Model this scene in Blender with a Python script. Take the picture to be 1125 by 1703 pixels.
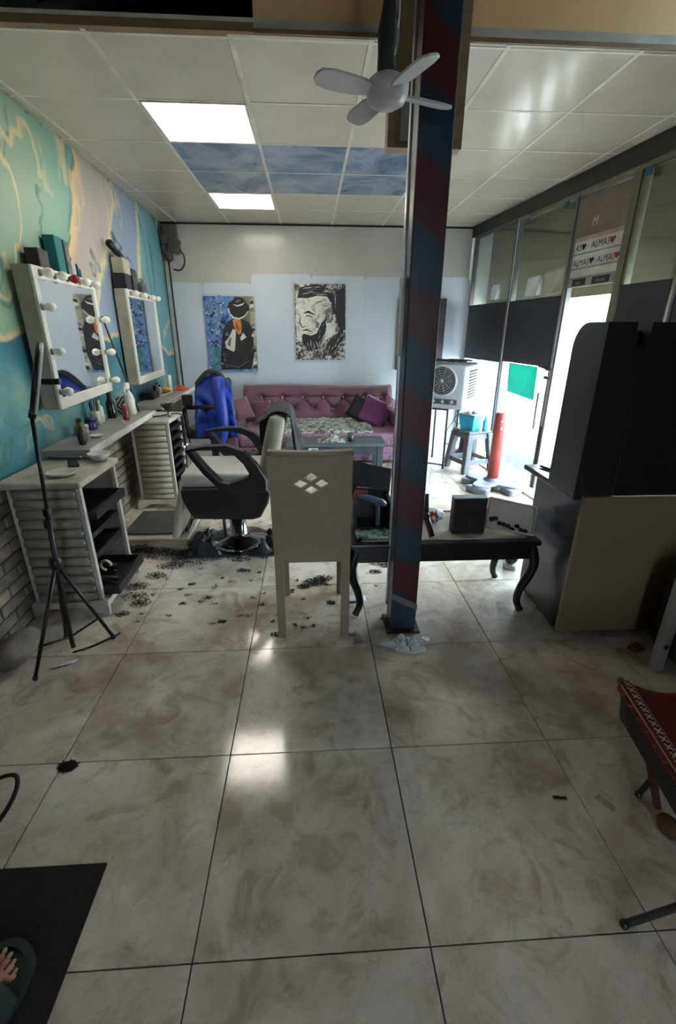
import bpy, bmesh, math, random
from mathutils import Vector, Matrix, Euler, noise
random.seed(7)
for o in list(bpy.data.objects): bpy.data.objects.remove(o, do_unlink=True)
scene = bpy.context.scene
COL = scene.collection
# ---------------------------------------------------------------- camera
F_PX, PITCH, YAW, ROLL, CAM_H = 761.58, .3794, .0597, .0043, 1.463
fw = Vector((math.sin(YAW)*math.cos(PITCH), math.cos(YAW)*math.cos(PITCH), -math.sin(PITCH)))
rt = Vector((math.cos(YAW), -math.sin(YAW), 0)); up = rt.cross(fw)
rt2 = rt*math.cos(ROLL)+up*math.sin(ROLL); up2 = up*math.cos(ROLL)-rt*math.sin(ROLL)
cd = bpy.data.cameras.new('camera'); cam = bpy.data.objects.new('camera', cd); COL.objects.link(cam)
cd.sensor_fit = 'HORIZONTAL'; cd.sensor_width = 36; cd.lens = F_PX/1125*36; cd.clip_start = .02
mw = Matrix((rt2, up2, -fw)).transposed().to_4x4(); mw.translation = (0, 0, CAM_H); cam.matrix_world = mw
scene.camera = cam
# ---------------------------------------------------------------- world, sun, exposure
SKY = 14.0; SUN = 18.0; LED = 7.5
w = bpy.data.worlds.new('sky'); scene.world = w; w.use_nodes = True
bg = w.node_tree.nodes['Background']; bg.inputs[0].default_value = (.70, .85, 1.0, 1); bg.inputs[1].default_value = SKY
sd = bpy.data.lights.new('sun', 'SUN'); sd.energy = SUN; sd.angle = .01; sd.color = (1, .90, .76)
so = bpy.data.objects.new('sun', sd); COL.objects.link(so); so.location = (0, 0, 12)
so.rotation_euler = Vector((.42, -.25, -1)).to_track_quat('-Z', 'Y').to_euler()
vs = scene.view_settings; vs.view_transform = 'Standard'; vs.look = 'None'; vs.gamma = 1; vs.use_curve_mapping = False
vs.exposure = 1.05
# ---------------------------------------------------------------- materials
def lin(h):
    h = h.lstrip('#'); o = []
    for i in (0, 2, 4):
        c = int(h[i:i+2], 16)/255; o.append(c/12.92 if c <= .04045 else ((c+.055)/1.055)**2.4)
    return (*o, 1)
MATS = {}
class NT:
    def __init__(s, name):
        s.m = bpy.data.materials.new(name); s.m.use_nodes = True; s.t = s.m.node_tree; s.n = s.t.nodes; s.b = s.n['Principled BSDF']
    def add(s, typ, **kw):
        n = s.n.new(typ)
        for k, v in kw.items():
            if isinstance(k, str) and k.startswith('i_'): n.inputs[int(k[2:])].default_value = v
            else: setattr(n, k, v)
        return n
    def l(s, a, b): s.t.links.new(a, b)
    def coord(s, kind='Object', scale=(1, 1, 1), loc=(0, 0, 0), rot=(0, 0, 0)):
        c = s.add('ShaderNodeTexCoord'); m = s.add('ShaderNodeMapping'); s.l(c.outputs[kind], m.inputs[0])
        m.inputs['Scale'].default_value = scale; m.inputs['Location'].default_value = loc; m.inputs['Rotation'].default_value = rot
        return m.outputs[0]
    def noise(s, vec, scale, detail=4, rough=.55, dist=0):
        n = s.add('ShaderNodeTexNoise'); n.inputs['Scale'].default_value = scale; n.inputs['Detail'].default_value = detail
        n.inputs['Roughness'].default_value = rough; n.inputs['Distortion'].default_value = dist
        if vec is not None: s.l(vec, n.inputs['Vector'])
        return n
    def ramp(s, fac, stops, interp='LINEAR'):
        r = s.add('ShaderNodeValToRGB'); r.color_ramp.interpolation = interp; e = r.color_ramp.elements
        while len(e) < len(stops): e.new(.5)
        for k, (p, c) in enumerate(stops): e[k].position = p; e[k].color = lin(c) if isinstance(c, str) else c
        s.l(fac, r.inputs[0]); return r.outputs[0]
    def mix(s, fac, a, b, mode='MIX'):
        m = s.add('ShaderNodeMix', data_type='RGBA', blend_type=mode)
        for sock, v in ((m.inputs[0], fac), (m.inputs[6], a), (m.inputs[7], b)):
            if hasattr(v, 'is_output'): s.l(v, sock)
            elif isinstance(v, str): sock.default_value = lin(v)
            else: sock.default_value = v
        return m.outputs[2]
    def math(s, op, a, b=None):
        m = s.add('ShaderNodeMath', operation=op)
        for k, v in ((0, a), (1, b)):
            if v is None: continue
            if hasattr(v, 'is_output'): s.l(v, m.inputs[k])
            else: m.inputs[k].default_value = v
        return m.outputs[0]
    def bump(s, h, strength, dist=.01):
        b = s.add('ShaderNodeBump'); b.inputs['Strength'].default_value = strength; b.inputs['Distance'].default_value = dist
        s.l(h, b.inputs['Height']); s.l(b.outputs[0], s.b.inputs['Normal'])
def mat(name, c, rough=.5, metal=0, c2=None, scale=6, bump=0, bscale=60, coat=0, spec=.5, trans=0, stretch=(1, 1, 1), emit=0, detail=5, lo=.35, hi=.65):
    if name in MATS: return MATS[name]
    t = NT(name); b = t.b
    b.inputs['Roughness'].default_value = rough; b.inputs['Metallic'].default_value = metal
    b.inputs['Specular IOR Level'].default_value = spec; b.inputs['Coat Weight'].default_value = coat; b.inputs['Coat Roughness'].default_value = .08
    v = t.coord('Object', stretch)
    if c2 is None:
        h = c.lstrip('#'); c2 = '#'+''.join('%02x' % max(0, int(int(h[i:i+2], 16)*.86)) for i in (0, 2, 4))
    n = t.noise(v, scale, detail)
    col = t.ramp(n.outputs[0], [(lo, c), (hi, c2)]); t.l(col, b.inputs['Base Color'])
    if bump: t.bump(t.noise(v, bscale, 3).outputs[0], bump)
    if trans: b.inputs['Transmission Weight'].default_value = trans
    if emit: b.inputs['Emission Color'].default_value = lin(c); b.inputs['Emission Strength'].default_value = emit
    MATS[name] = t.m; return t.m
# ---------------------------------------------------------------- mesh builder
class MB:
    def __init__(s, M=None): s.bm = bmesh.new(); s.M = M or Matrix(); s.mats = []
    def mi(s, m):
        if m is None: return 0
        if m not in s.mats: s.mats.append(m)
        return s.mats.index(m)
    def _fin(s, verts, M, m=None):
        T = s.M @ M
        fs = set()
        for v in verts:
            v.co = T @ v.co; fs.update(v.link_faces)
        if m is not None:
            k = s.mi(m)
            for f in fs: f.material_index = k
        return s
    def box(s, c, d, rot=(0, 0, 0), bev=0, seg=2, m=None):
        b = bmesh.new(); bmesh.ops.create_cube(b, size=1)
        bmesh.ops.scale(b, vec=d, verts=b.verts)
        if bev: bmesh.ops.bevel(b, geom=list(b.edges), offset=min(bev, min(d)*.49), segments=seg, affect='EDGES', profile=.5)
        return s._merge(b, Matrix.Translation(c) @ Euler(rot).to_matrix().to_4x4(), m)
    def b2(s, lo, hi, bev=0, m=None, seg=2):
        lo = Vector(lo); hi = Vector(hi); return s.box((lo+hi)/2, [abs(x) for x in (hi-lo)], (0, 0, 0), bev, seg, m)
    def _merge(s, b, M, m=None):
        b.verts.ensure_lookup_table(); T = s.M @ M; nv = [s.bm.verts.new(T @ v.co) for v in b.verts]
        k = s.mi(m)
        b.verts.index_update()
        flip = T.determinant() < 0
        for f in b.faces:
            vs_ = [nv[v.index] for v in f.verts]
            if flip: vs_.reverse()
            try:
                g = s.bm.faces.new(vs_); g.material_index = k; g.smooth = f.smooth
            except ValueError: pass
        b.free(); return s
    def raw(s, verts, faces, m=None, smooth=False):
        b = bmesh.new(); vv = [b.verts.new(v) for v in verts]
        for f in faces:
            try: g = b.faces.new([vv[i] for i in f]); g.smooth = smooth
            except ValueError: pass
        return s._merge(b, Matrix(), m)
    def tube(s, pts, r, seg=10, closed=False, m=None, flat=1.0, cap=True):
        P = [Vector(p) for p in pts]; n = len(P); R = r if isinstance(r, (list, tuple)) else [r]*n
        vs_, fs = [], []; prev = None
        for i in range(n):
            a = P[(i-1) % n] if (closed or i > 0) else P[i]; c = P[(i+1) % n] if (closed or i < n-1) else P[i]
            t = (c-a).normalized()
            if prev is None: prev = t.orthogonal() if abs(t.z) > .95 else Vector((-t.y, t.x, 0))
            u = (prev-t*prev.dot(t)).normalized(); prev = u; v = t.cross(u)
            for k in range(seg):
                an = 2*math.pi*k/seg; vs_.append(P[i]+u*math.cos(an)*R[i]*flat+v*math.sin(an)*R[i])
        for i in range(n if closed else n-1):
            j = (i+1) % n
            for k in range(seg):
                l = (k+1) % seg; fs.append((i*seg+k, i*seg+l, j*seg+l, j*seg+k))
        if not closed and cap: fs.append(tuple(range(seg))[::-1]); fs.append(tuple(range((n-1)*seg, n*seg)))
        return s.raw(vs_, fs, m, True)
    def cyl(s, p0, p1, r0, r1=None, seg=16, m=None):
        return s.tube([p0, p1], [r0, r0 if r1 is None else r1], seg, m=m)
    def lathe(s, prof, o=(0, 0, 0), seg=20, M=None, m=None):
        vs_, fs = [], []; n = len(prof)
        for r, z in prof:
            for k in range(seg):
                a = 2*math.pi*k/seg; vs_.append(Vector((r*math.cos(a), r*math.sin(a), z)))
        for i in range(n-1):
            for k in range(seg): l = (k+1) % seg; fs.append((i*seg+k, i*seg+l, (i+1)*seg+l, (i+1)*seg+k))
        if prof[0][0] > 1e-5: fs.append(tuple(range(seg))[::-1])
        if prof[-1][0] > 1e-5: fs.append(tuple(range((n-1)*seg, n*seg)))
        T = Matrix.Translation(o) @ (M or Matrix())
        s.raw([T @ v for v in vs_], fs, m, True); return s
    def ball(s, c, r, seg=12, m=None, rot=(0, 0, 0)):
        b = bmesh.new(); bmesh.ops.create_uvsphere(b, u_segments=seg, v_segments=max(6, seg//2+2), radius=1)
        for f in b.faces: f.smooth = True
        r = (r, r, r) if isinstance(r, (int, float)) else r
        return s._merge(b, Matrix.Translation(c) @ Euler(rot).to_matrix().to_4x4() @ Matrix.Diagonal((*r, 1)), m)
    def prism(s, poly, d, M=None, m=None, hole=None):
        """polygon in local XY, extruded from z=0 to z=d; hole: same count of points"""
        n = len(poly); T = M or Matrix(); vs_ = []; fs = []
        loops = [poly]+([hole] if hole else [])
        for z in (0, d):
            for lp in loops: vs_ += [T @ Vector((x, y, z)) for x, y in lp]
        k = len(loops)*n
        for i in range(n):
            j = (i+1) % n; fs.append((i, j, k+j, k+i))
            if hole:
                fs.append((n+j, n+i, k+n+i, k+n+j)); fs.append((j, i, n+i, n+j)); fs.append((k+i, k+j, k+n+j, k+n+i))
        if not hole: fs += [tuple(range(n))[::-1], tuple(range(k, k+n))]
        return s.raw(vs_, fs, m)
    def grid(s, fn, nu, nv, m=None, smooth=True, wrap=False):
        vs_ = [fn(i/nu, j/nv) for j in range(nv+1) for i in range(nu+1)]
        fs = [(j*(nu+1)+i, j*(nu+1)+i+1, (j+1)*(nu+1)+i+1, (j+1)*(nu+1)+i) for j in range(nv) for i in range(nu)]
        return s.raw(vs_, fs, m, smooth)
    def build(s, name, m, parent=None, struct=False, solid=0, keep=False, smooth=None, bevel=0, subd=0, stuff=False):
        bmesh.ops.recalc_face_normals(s.bm, faces=list(s.bm.faces))
        me = bpy.data.meshes.new(name); o = bpy.data.objects.new(name, me); COL.objects.link(o)
        off = Vector((0, 0, 0))
        if parent is not None:
            o.parent = parent; root = parent.parent or parent; off = OFF.get(root.name, off)
        elif not (struct or keep) and len(s.bm.verts):
            xs = [v.co for v in s.bm.verts]
            off = Vector(((min(v.x for v in xs)+max(v.x for v in xs))/2, (min(v.y for v in xs)+max(v.y for v in xs))/2, min(v.z for v in xs)))
            o.location = off; OFF[o.name] = off.copy()
        if off.length: bmesh.ops.translate(s.bm, vec=-off, verts=s.bm.verts)
        if smooth is not None:
            for f in s.bm.faces: f.smooth = smooth
        s.bm.to_mesh(me); s.bm.free()
        ms = s.mats or [m]
        if s.mats and m is not None and m not in s.mats: pass
        for x in ms: me.materials.append(x)
        if struct: o['kind'] = 'structure'
        if stuff: o['kind'] = 'stuff'
        if solid:
            q = o.modifiers.new('solid', 'SOLIDIFY'); q.thickness = solid; q.offset = 0
        if bevel:
            q = o.modifiers.new('bev', 'BEVEL'); q.width = bevel; q.segments = 2; q.limit_method = 'ANGLE'
        if subd:
            q = o.modifiers.new('sub', 'SUBSURF'); q.levels = subd; q.render_levels = subd
        return o
OFF = {}
def tag(o, label, cat, group=None):
    o['label'] = label; o['category'] = cat
    if group: o['group'] = group
    return o
def thing(name, label, cat, loc=(0, 0, 0), rz=0, group=None, local=False):
    o = bpy.data.objects.new(name, None); COL.objects.link(o); o.location = loc; o.rotation_euler = (0, 0, rz)
    o.empty_display_size = .1
    OFF[o.name] = Vector((0, 0, 0)) if (local or rz) else Vector(loc)
    return tag(o, label, cat, group)
def share(o, loc, parent=None):
    c = o.copy(); COL.objects.link(c); c.location = loc
    if parent is not None: c.parent = parent
    return c
def Tz(loc, rz=0): return Matrix.Translation(loc) @ Matrix.Rotation(rz, 4, 'Z')
def axes(o, x, y, z):
    M = Matrix((Vector(x), Vector(y), Vector(z))).transposed().to_4x4(); M.translation = o; return M
def spline(pts, n=8, closed=False):
    P = [Vector(p) for p in pts]; N = len(P); out = []
    for i in range(N if closed else N-1):
        g = lambda k: P[k % N] if closed else P[max(0, min(N-1, k))]
        a, b, c, d = g(i-1), g(i), g(i+1), g(i+2)
        for k in range(n):
            t = k/n; out.append(.5*((2*b)+(c-a)*t+(2*a-5*b+4*c-d)*t*t+(3*b-a-3*c+d)*t**3))
    if not closed: out.append(P[-1])
    return out
def fbm(x, y, z=0, s=1): return noise.noise(Vector((x*s, y*s, z*s)))
def textmesh(txt, size=1.0, shear=0):
    cu = bpy.data.curves.new('t', 'FONT'); cu.body = txt; cu.size = size; cu.shear = shear; cu.resolution_u = 2
    ob = bpy.data.objects.new('t', cu); COL.objects.link(ob)
    dg = bpy.context.evaluated_depsgraph_get(); me = bpy.data.meshes.new_from_object(ob.evaluated_get(dg))
    r = ([v.co.copy() for v in me.vertices], [tuple(p.vertices) for p in me.polygons])
    bpy.data.objects.remove(ob); bpy.data.meshes.remove(me); bpy.data.curves.remove(cu); return r
# walls are a little out of square: local y runs along the wall
LA = math.atan(.041); RA = math.atan(.0811)
LW = Tz((-1.463, 0, 0), LA)      # +x into the room
RW = Tz((2.533, 0, 0), RA)       # +x out to the street
def lx(y): return -1.463-.041*y
def rx(y): return 2.533-.0811*y
CEIL = 2.608; BACK = 6.27; TOPZ = 3.45; FRONT = -1.6; EDGE = 2.53
# ================================================================ setting
def clip(poly, n, c):
    out = []
    for i in range(len(poly)):
        a = Vector(poly[i]); b = Vector(poly[(i+1) % len(poly)]); da = a.dot(n)-c; db = b.dot(n)-c
        if da <= 0: out.append(tuple(a))
        if da*db < 0: out.append(tuple(a+(b-a)*(da/(da-db))))
    return out
NL = (Vector((-1, -.041)), 1.463-.03); NR = (Vector((1, .0811)), 2.533-.02)
def roomclip(p):
    for n, c in (NL, NR): p = clip(p, n, c) if len(p) > 2 else p
    return p
# ---- materials of the setting
def floor_mat():
    t = NT('floor_tile'); oi = t.add('ShaderNodeObjectInfo'); tc = t.add('ShaderNodeTexCoord')
    va = t.add('ShaderNodeVectorMath', operation='SCALE'); t.l(oi.outputs['Location'], va.inputs[0]); va.inputs['Scale'].default_value = 3.7
    ad = t.add('ShaderNodeVectorMath', operation='ADD'); t.l(tc.outputs['Object'], ad.inputs[0]); t.l(va.outputs[0], ad.inputs[1])
    v = ad.outputs[0]
    n1 = t.noise(v, 2.6, 6, .6, .6); base = t.ramp(n1.outputs[0], [(.3, '#cabdae'), (.48, '#dbd0c2'), (.68, '#bdab98')])
    n2 = t.noise(v, 6, 8, .65, 1.2); st = t.ramp(n2.outputs[0], [(.5, (0, 0, 0, 1)), (.66, (1, 1, 1, 1))])
    c = t.mix(t.math('MULTIPLY', st, .55), base, '#8a7661')
    n3 = t.noise(v, 3.2, 9, .7, 1.0); dk = t.ramp(n3.outputs[0], [(.485, (0, 0, 0, 1)), (.5, (1, 1, 1, 1)), (.515, (0, 0, 0, 1))])
    c = t.mix(t.math('MULTIPLY', dk, .16), c, '#6f6051')
    n4 = t.noise(v, 26, 6, .7); sp = t.ramp(n4.outputs[0], [(.62, (0, 0, 0, 1)), (.7, (1, 1, 1, 1))])
    c = t.mix(t.math('MULTIPLY', sp, .3), c, '#7a6c5f')
    # grime spread over the floor as a whole
    g = t.add('ShaderNodeNewGeometry'); n5 = t.noise(g.outputs['Position'], 1.9, 7, .62, .7)
    gr = t.ramp(n5.outputs[0], [(.42, (0, 0, 0, 1)), (.66, (1, 1, 1, 1))]); c = t.mix(t.math('MULTIPLY', gr, .6), c, '#7d6b57')
    t.l(c, t.b.inputs['Base Color'])
    r = t.ramp(n5.outputs[0], [(.3, (.05, .05, .05, 1)), (.7, (.16, .16, .16, 1))]); t.l(r, t.b.inputs['Roughness'])
    t.b.inputs['Specular IOR Level'].default_value = .6
    t.bump(n4.outputs[0], .05, .004); return t.m
FLOORM = floor_mat()
grout = mat('grout', '#3a332d', .9)
def ceil_mat():
    t = NT('ceiling_panel'); v = t.coord(); n = t.noise(v, 3, 3)
    t.l(t.ramp(n.outputs[0], [(.3, '#b8ac9c'), (.7, '#b0a493')]), t.b.inputs['Base Color']); t.b.inputs['Roughness'].default_value = .19
    t.b.inputs['Specular IOR Level'].default_value = .35
    t.bump(t.noise(v, 5, 2).outputs[0], .12, .01); return t.m
CEILM = ceil_mat()
tbar = mat('ceiling_bar', '#c9c0b2', .4)
def sky_tile():
    t = NT('sky_print'); g = t.add('ShaderNodeNewGeometry'); n = t.noise(g.outputs['Position'], 2.2, 7, .6, .8)
    t.l(t.ramp(n.outputs[0], [(.3, '#31445f'), (.47, '#4f6580'), (.56, '#7d8494'), (.7, '#5c6180')]), t.b.inputs['Base Color'])
    t.b.inputs['Roughness'].default_value = .2; return t.m
SKYM = sky_tile()
wallpaint = mat('dull_wall_paint', '#7d6f5d', .7, c2='#6d6050', scale=2)
brown = mat('brown_board', '#7d6547', .55, c2='#69533a', scale=3, stretch=(1, 1, 8))
tan = mat('tan_board', '#cfa873', .6, c2='#c29b67', scale=2)
dark = mat('dark_void', '#17140f', .9, c2='#0e0c0a')
# ---- floor: slab and single tiles
fl = MB().b2((-1.62, FRONT, -.12), (2.72, BACK+.1, -.008)).build('floor', grout, struct=True)
tile_me = {}
for i in range(-2, 7):
    for j in range(-3, 11):
        x0 = -.919+.6*i; y0 = .06+.6*j; g = .0019
        p = roomclip([(x0+g, y0+g), (x0+.6-g, y0+g), (x0+.6-g, min(y0+.6-g, BACK-.003)), (x0+g, min(y0+.6-g, BACK-.003))])
        if len(p) < 3 or y0 > BACK-.02: continue
        full = len(p) == 4 and abs(p[0][0]-x0-g) < 1e-6 and abs(p[1][0]-x0-.6+g) < 1e-6 and y0+.6 < BACK
        if max(q[0] for q in p)-min(q[0] for q in p) < .03: continue
        if full and 'f' in tile_me:
            o = bpy.data.objects.new('floor_tile', tile_me['f']); COL.objects.link(o); o.parent = fl; o.location = (x0+.3, y0+.3, 0); continue
        c = Vector((x0+.3, y0+.3)); b = MB(); q = [Vector(a)-c for a in p]; ins = [a*(1-.0016) for a in q]; n = len(q)
        b.raw([(a.x, a.y, -.012) for a in q]+[(a.x, a.y, -.0012) for a in q]+[(a.x, a.y, 0) for a in ins],
              [tuple(range(2*n, 3*n))]+[(k, (k+1) % n, n+(k+1) % n, n+k) for k in range(n)]+[(n+k, n+(k+1) % n, 2*n+(k+1) % n, 2*n+k) for k in range(n)])
        o = b.build('floor_tile', FLOORM, fl); o.location = (c.x, c.y, 0)
        if full: tile_me['f'] = o.data
# ---- ceiling: slab, bars, single panels, the two lamps
ce = MB().raw([(lx(EDGE), EDGE, CEIL+.012), (rx(EDGE), EDGE, CEIL+.012), (rx(BACK), BACK, CEIL+.012), (lx(BACK), BACK, CEIL+.012),
               (lx(EDGE), EDGE, CEIL+.05), (rx(EDGE), EDGE, CEIL+.05), (rx(BACK), BACK, CEIL+.05), (lx(BACK), BACK, CEIL+.05)],
              [(0, 1, 2, 3), (4, 5, 6, 7), (0, 1, 5, 4), (1, 2, 6, 5), (2, 3, 7, 6), (3, 0, 4, 7)]).build('ceiling', tbar, struct=True)
cx0, cy0 = -.912, 3.168
ctile = None
HOLE = (.60, 1.04)
for i in range(-2, 6):
    for j in range(-2, 6):
        x0 = cx0+.6*i; y0 = cy0+.6*j
        if i == 0 and j in (0, 3): continue
        ya = max(y0, EDGE+.004); yb = min(y0+.6, BACK-.012); g = .006
        if yb-ya < .03: continue
        p = roomclip([(x0+g, ya+g), (x0+.6-g, ya+g), (x0+.6-g, yb-g), (x0+g, yb-g)])
        if len(p) < 3 or max(q[0] for q in p)-min(q[0] for q in p) < .03: continue
        c = Vector((x0+.3, y0+.3)); q = [Vector(a)-c for a in p]; n = len(q); b = MB()
        dz = random.uniform(-.0015, .0015)
        b.raw([(a.x, a.y, .001+dz) for a in q]+[(a.x, a.y, .012) for a in q], [tuple(range(n)), tuple(range(n, 2*n))]+[(k, (k+1) % n, n+(k+1) % n, n+k) for k in range(n)])
        blue = 0 <= i <= 2 and j in (1, 2)
        o = b.build('ceiling_panel', SKYM if blue else CEILM, ce); o.location = (c.x, c.y, CEIL)
        if blue: o['label'] = 'ceiling panel printed with blue sky'
def bar(lo, hi): return MB().b2(lo, hi).build('ceiling_bar', tbar, ce)
for i in range(-1, 6):
    x = cx0+.6*i; y1 = BACK-.01
    if x > rx(BACK): y1 = (2.533-x)/.0811-.05
    if x < lx(BACK)+.02: continue
    bar((x-.011, EDGE+.01, CEIL-.001), (x+.011, y1, CEIL+.0115))
for j in range(-1, 6):
    y = cy0+.6*j
    if y < BACK-.03: bar((lx(y)+.02, y-.009, CEIL-.0005), (rx(y)-.02, y+.009, CEIL+.0115))
diff = bpy.data.materials.new('lamp_diffuser'); diff.use_nodes = True
_b = diff.node_tree.nodes['Principled BSDF']; _b.inputs['Base Color'].default_value = (.9, .9, .9, 1)
_b.inputs['Emission Color'].default_value = (1, .92, .80, 1); _b.inputs['Emission Strength'].default_value = LED
for j, txt in ((0, 'large lit square ceiling panel light nearest the camera'), (3, 'smaller-looking lit ceiling panel light near the back wall')):
    y0 = cy0+.6*j; t = thing('ceiling_light', txt, 'ceiling light', (cx0+.3, y0+.3, CEIL-.004), group='ceiling panel lights')
    b = MB()
    for a, c in (((.012, .012), (.588, .024)), ((.012, .576), (.588, .588)), ((.012, .024), (.024, .576)), ((.576, .024), (.588, .576))):
        b.b2((cx0+a[0], y0+a[1], CEIL-.004), (cx0+c[0], y0+c[1], CEIL+.012))
    b.build('frame', tbar, t)
    MB().b2((cx0+.024, y0+.024, CEIL-.002), (cx0+.576, y0+.576, CEIL+.006)).build('diffuser', diff, t)
# dark gap along the back of the ceiling
MB().b2((lx(BACK)+.02, BACK-.012, CEIL-.016), (rx(BACK)-.02, BACK, CEIL+.0)).build('trim_1', dark, struct=True)
# ---- fascia, mezzanine, upper shell
MB().b2((-.21, EDGE, CEIL+.012), (2.4, EDGE+.03, TOPZ)).build('wall_fascia', tan, struct=True)
MB().b2((lx(EDGE), EDGE-.012, CEIL+.0), (-.21, EDGE+.03, CEIL+.03)).build('trim_2', brown, struct=True)
MB().b2((-.21, EDGE-.01, CEIL-.002), (2.33, EDGE+.0, CEIL+.014)).build('trim_3', brown, struct=True)
b = MB()
b.b2((-1.62, EDGE+.03, CEIL+.05), (-.16, 5.0, CEIL+.06)); b.b2((-1.62, 4.98, CEIL+.06), (-.16, 5.0, TOPZ)); b.b2((-.19, EDGE+.03, CEIL+.06), (-.16, 5, TOPZ))
b.b2((-1.64, EDGE+.03, CEIL+.06), (-1.62, 5, TOPZ)); b.b2((-1.62, EDGE+.03, TOPZ), (-.16, 5, TOPZ+.02))
b.build('wall_loft', dark, struct=True)
tag(MB().tube([(-1.15, 2.7, CEIL+.085), (-1.0, 2.9, CEIL+.25), (-.8, 3.4, CEIL+.5)], .05, 12).build('loft_pipe', mat('loft_pipe', '#3a332b', .5)), 'dim thick pipe lying in the dark loft opening at top', 'pipe')
MB().b2((-1.75, FRONT-.08, TOPZ+.02), (2.8, EDGE+.6, TOPZ+.07)).build('ceiling_upper', wallpaint, struct=True)
b = MB(); b.b2((-1.6, FRONT-.08, 0), (.3, FRONT, TOPZ+.02)); b.b2((.47, FRONT-.08, 0), (2.75, FRONT, TOPZ+.02)); b.b2((.3, FRONT-.08, 2.1), (.47, FRONT, TOPZ+.02)); b.build('wall_front', wallpaint, struct=True)  # narrow opening added out of view to let daylight into the near half
# ---- left wall with the painted marble mural
def mural():
    t = NT('mural'); tc = t.add('ShaderNodeTexCoord'); sp = t.add('ShaderNodeSeparateXYZ'); t.l(tc.outputs['Object'], sp.inputs[0])
    y, z = sp.outputs[1], sp.outputs[2]
    v = t.coord('Object', (1, .8, .8)); v2 = t.coord('Object', (1, .7, .9), (5, 3, 2))
    def wob(vec, sc, amp, det=3): return t.math('MULTIPLY', t.math('SUBTRACT', t.noise(vec, sc, det, .5, .3).outputs[0], .5), amp)
    # bands that lean: far along the wall and low = later colours
    s = t.math('SUBTRACT', t.math('ADD', y, t.math('ADD', wob(v, .8, 1.3), wob(v, 7, .14, 8))), t.math('MULTIPLY', t.math('SUBTRACT', z, 1.9), .75))
    s = t.math('DIVIDE', t.math('SUBTRACT', s, 1.5), 4.0)
    hue = t.ramp(s, [(0, '#86907c'), (.20, '#909884'), (.32, '#849c86'), (.47, '#729f8c'), (.485, '#3f6f62'), (.49, '#d8b98a'), (.508, '#c9ab85'), (.525, '#a79d94'), (.66, '#b5aba0'), (.675, '#d8c9a4'), (.69, '#8b95a6'), (.82, '#7f93ad'), (.86, '#7f93ad'), (.875, '#cbbf8e'), (.90, '#b9b79c'), (.92, '#6f9aa0'), (1, '#5d8f97')])
    lz = t.math('ADD', z, t.math('ADD', wob(v2, .9, .9), wob(v2, 6, .13, 8)))
    lz = t.math('SUBTRACT', lz, t.math('MULTIPLY', t.math('SUBTRACT', y, 2.6), -.05))
    lz = t.math('DIVIDE', lz, 2.6)
    lowf = t.ramp(lz, [(.585, (1, 1, 1, 1)), (.59, (0, 0, 0, 1))])
    lowc = t.ramp(t.noise(v2, 1.5, 5, .55, .5).outputs[0], [(.30, '#2b5a6c'), (.42, '#38707f'), (.52, '#4c848c'), (.60, '#6d9b98'), (.68, '#a8a698'), (.72, '#6d9c9c')])
    c = t.mix(lowf, hue, lowc)
    gold = t.ramp(lz, [(.580, (0, 0, 0, 1)), (.586, (1, 1, 1, 1)), (.592, (1, 1, 1, 1)), (.603, (0, 0, 0, 1))]); c = t.mix(t.math('MULTIPLY', gold, .85), c, '#cdb68a')
    def vein(loc, sc, w_, colr, k, dist=.6):
        nonlocal c
        n = t.noise(t.coord('Object', (1, .7, .6), loc), sc, 4, .5, dist).outputs[0]
        f = t.ramp(n, [(.5-w_, (0, 0, 0, 1)), (.5-w_*.4, (1, 1, 1, 1)), (.5+w_*.4, (1, 1, 1, 1)), (.5+w_, (0, 0, 0, 1))])
        m_ = t.ramp(t.noise(t.coord('Object', (1, 1, 1), loc), 1.7, 2).outputs[0], [(.45, (0, 0, 0, 1)), (.55, (1, 1, 1, 1))])
        c = t.mix(t.math('MULTIPLY', t.math('MULTIPLY', f, m_), k), c, colr)
    vein((4, 2, 7), 1.1, .008, '#33584f', .85); vein((1, 5, 9), 1.5, .006, '#4a6a60', .8); vein((9, 1, 3), 1.3, .013, '#d6bd8e', .7); vein((2, 8, 1), .9, .008, '#3c4f57', .8)
    t.l(c, t.b.inputs['Base Color']); t.b.inputs['Roughness'].default_value = .42
    return t.m
b = MB(LW); b.b2((-.1, FRONT, 0), (0, BACK+.1, TOPZ+.02)); b.build('wall_left', mural(), struct=True)
MORTAR = mat('mortar', '#5a544c', .95)
bd = MB(LW).b2((0, FRONT, 0), (.022, BACK-.02, .745)).build('wall_dado', MORTAR, struct=True)
brickm = []
for k, (a, c) in enumerate((('#8a7f70', '#6d6356'), ('#7a7064', '#5e564c'), ('#978a78', '#7b6f60'))): brickm.append(mat('brick_%d' % k, a, .85, c2=c, scale=14, bump=.4))
bme = []
for k in range(3):
    b = MB(); b.box((0, 0, 0), (.018, .196, .058), bev=.006, seg=1); o = b.build('brick', brickm[k], bd); o.location = (0, 0, 0); bme.append(o)
first = [True]*3
for r in range(11):
    for k in range(18):
        yy = 1.25+k*.206+(.103 if r % 2 else 0); zz = .035+r*.066
        if yy > 5.2: continue
        kk = random.randrange(3); p = LW @ Vector((.025+random.uniform(-.002, .003), yy, zz))
        if first[kk]: o = bme[kk]; first[kk] = False
        else: o = bme[kk].copy(); COL.objects.link(o); o.parent = bd
        o.location = p; o.rotation_euler = (0, 0, LA)
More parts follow.
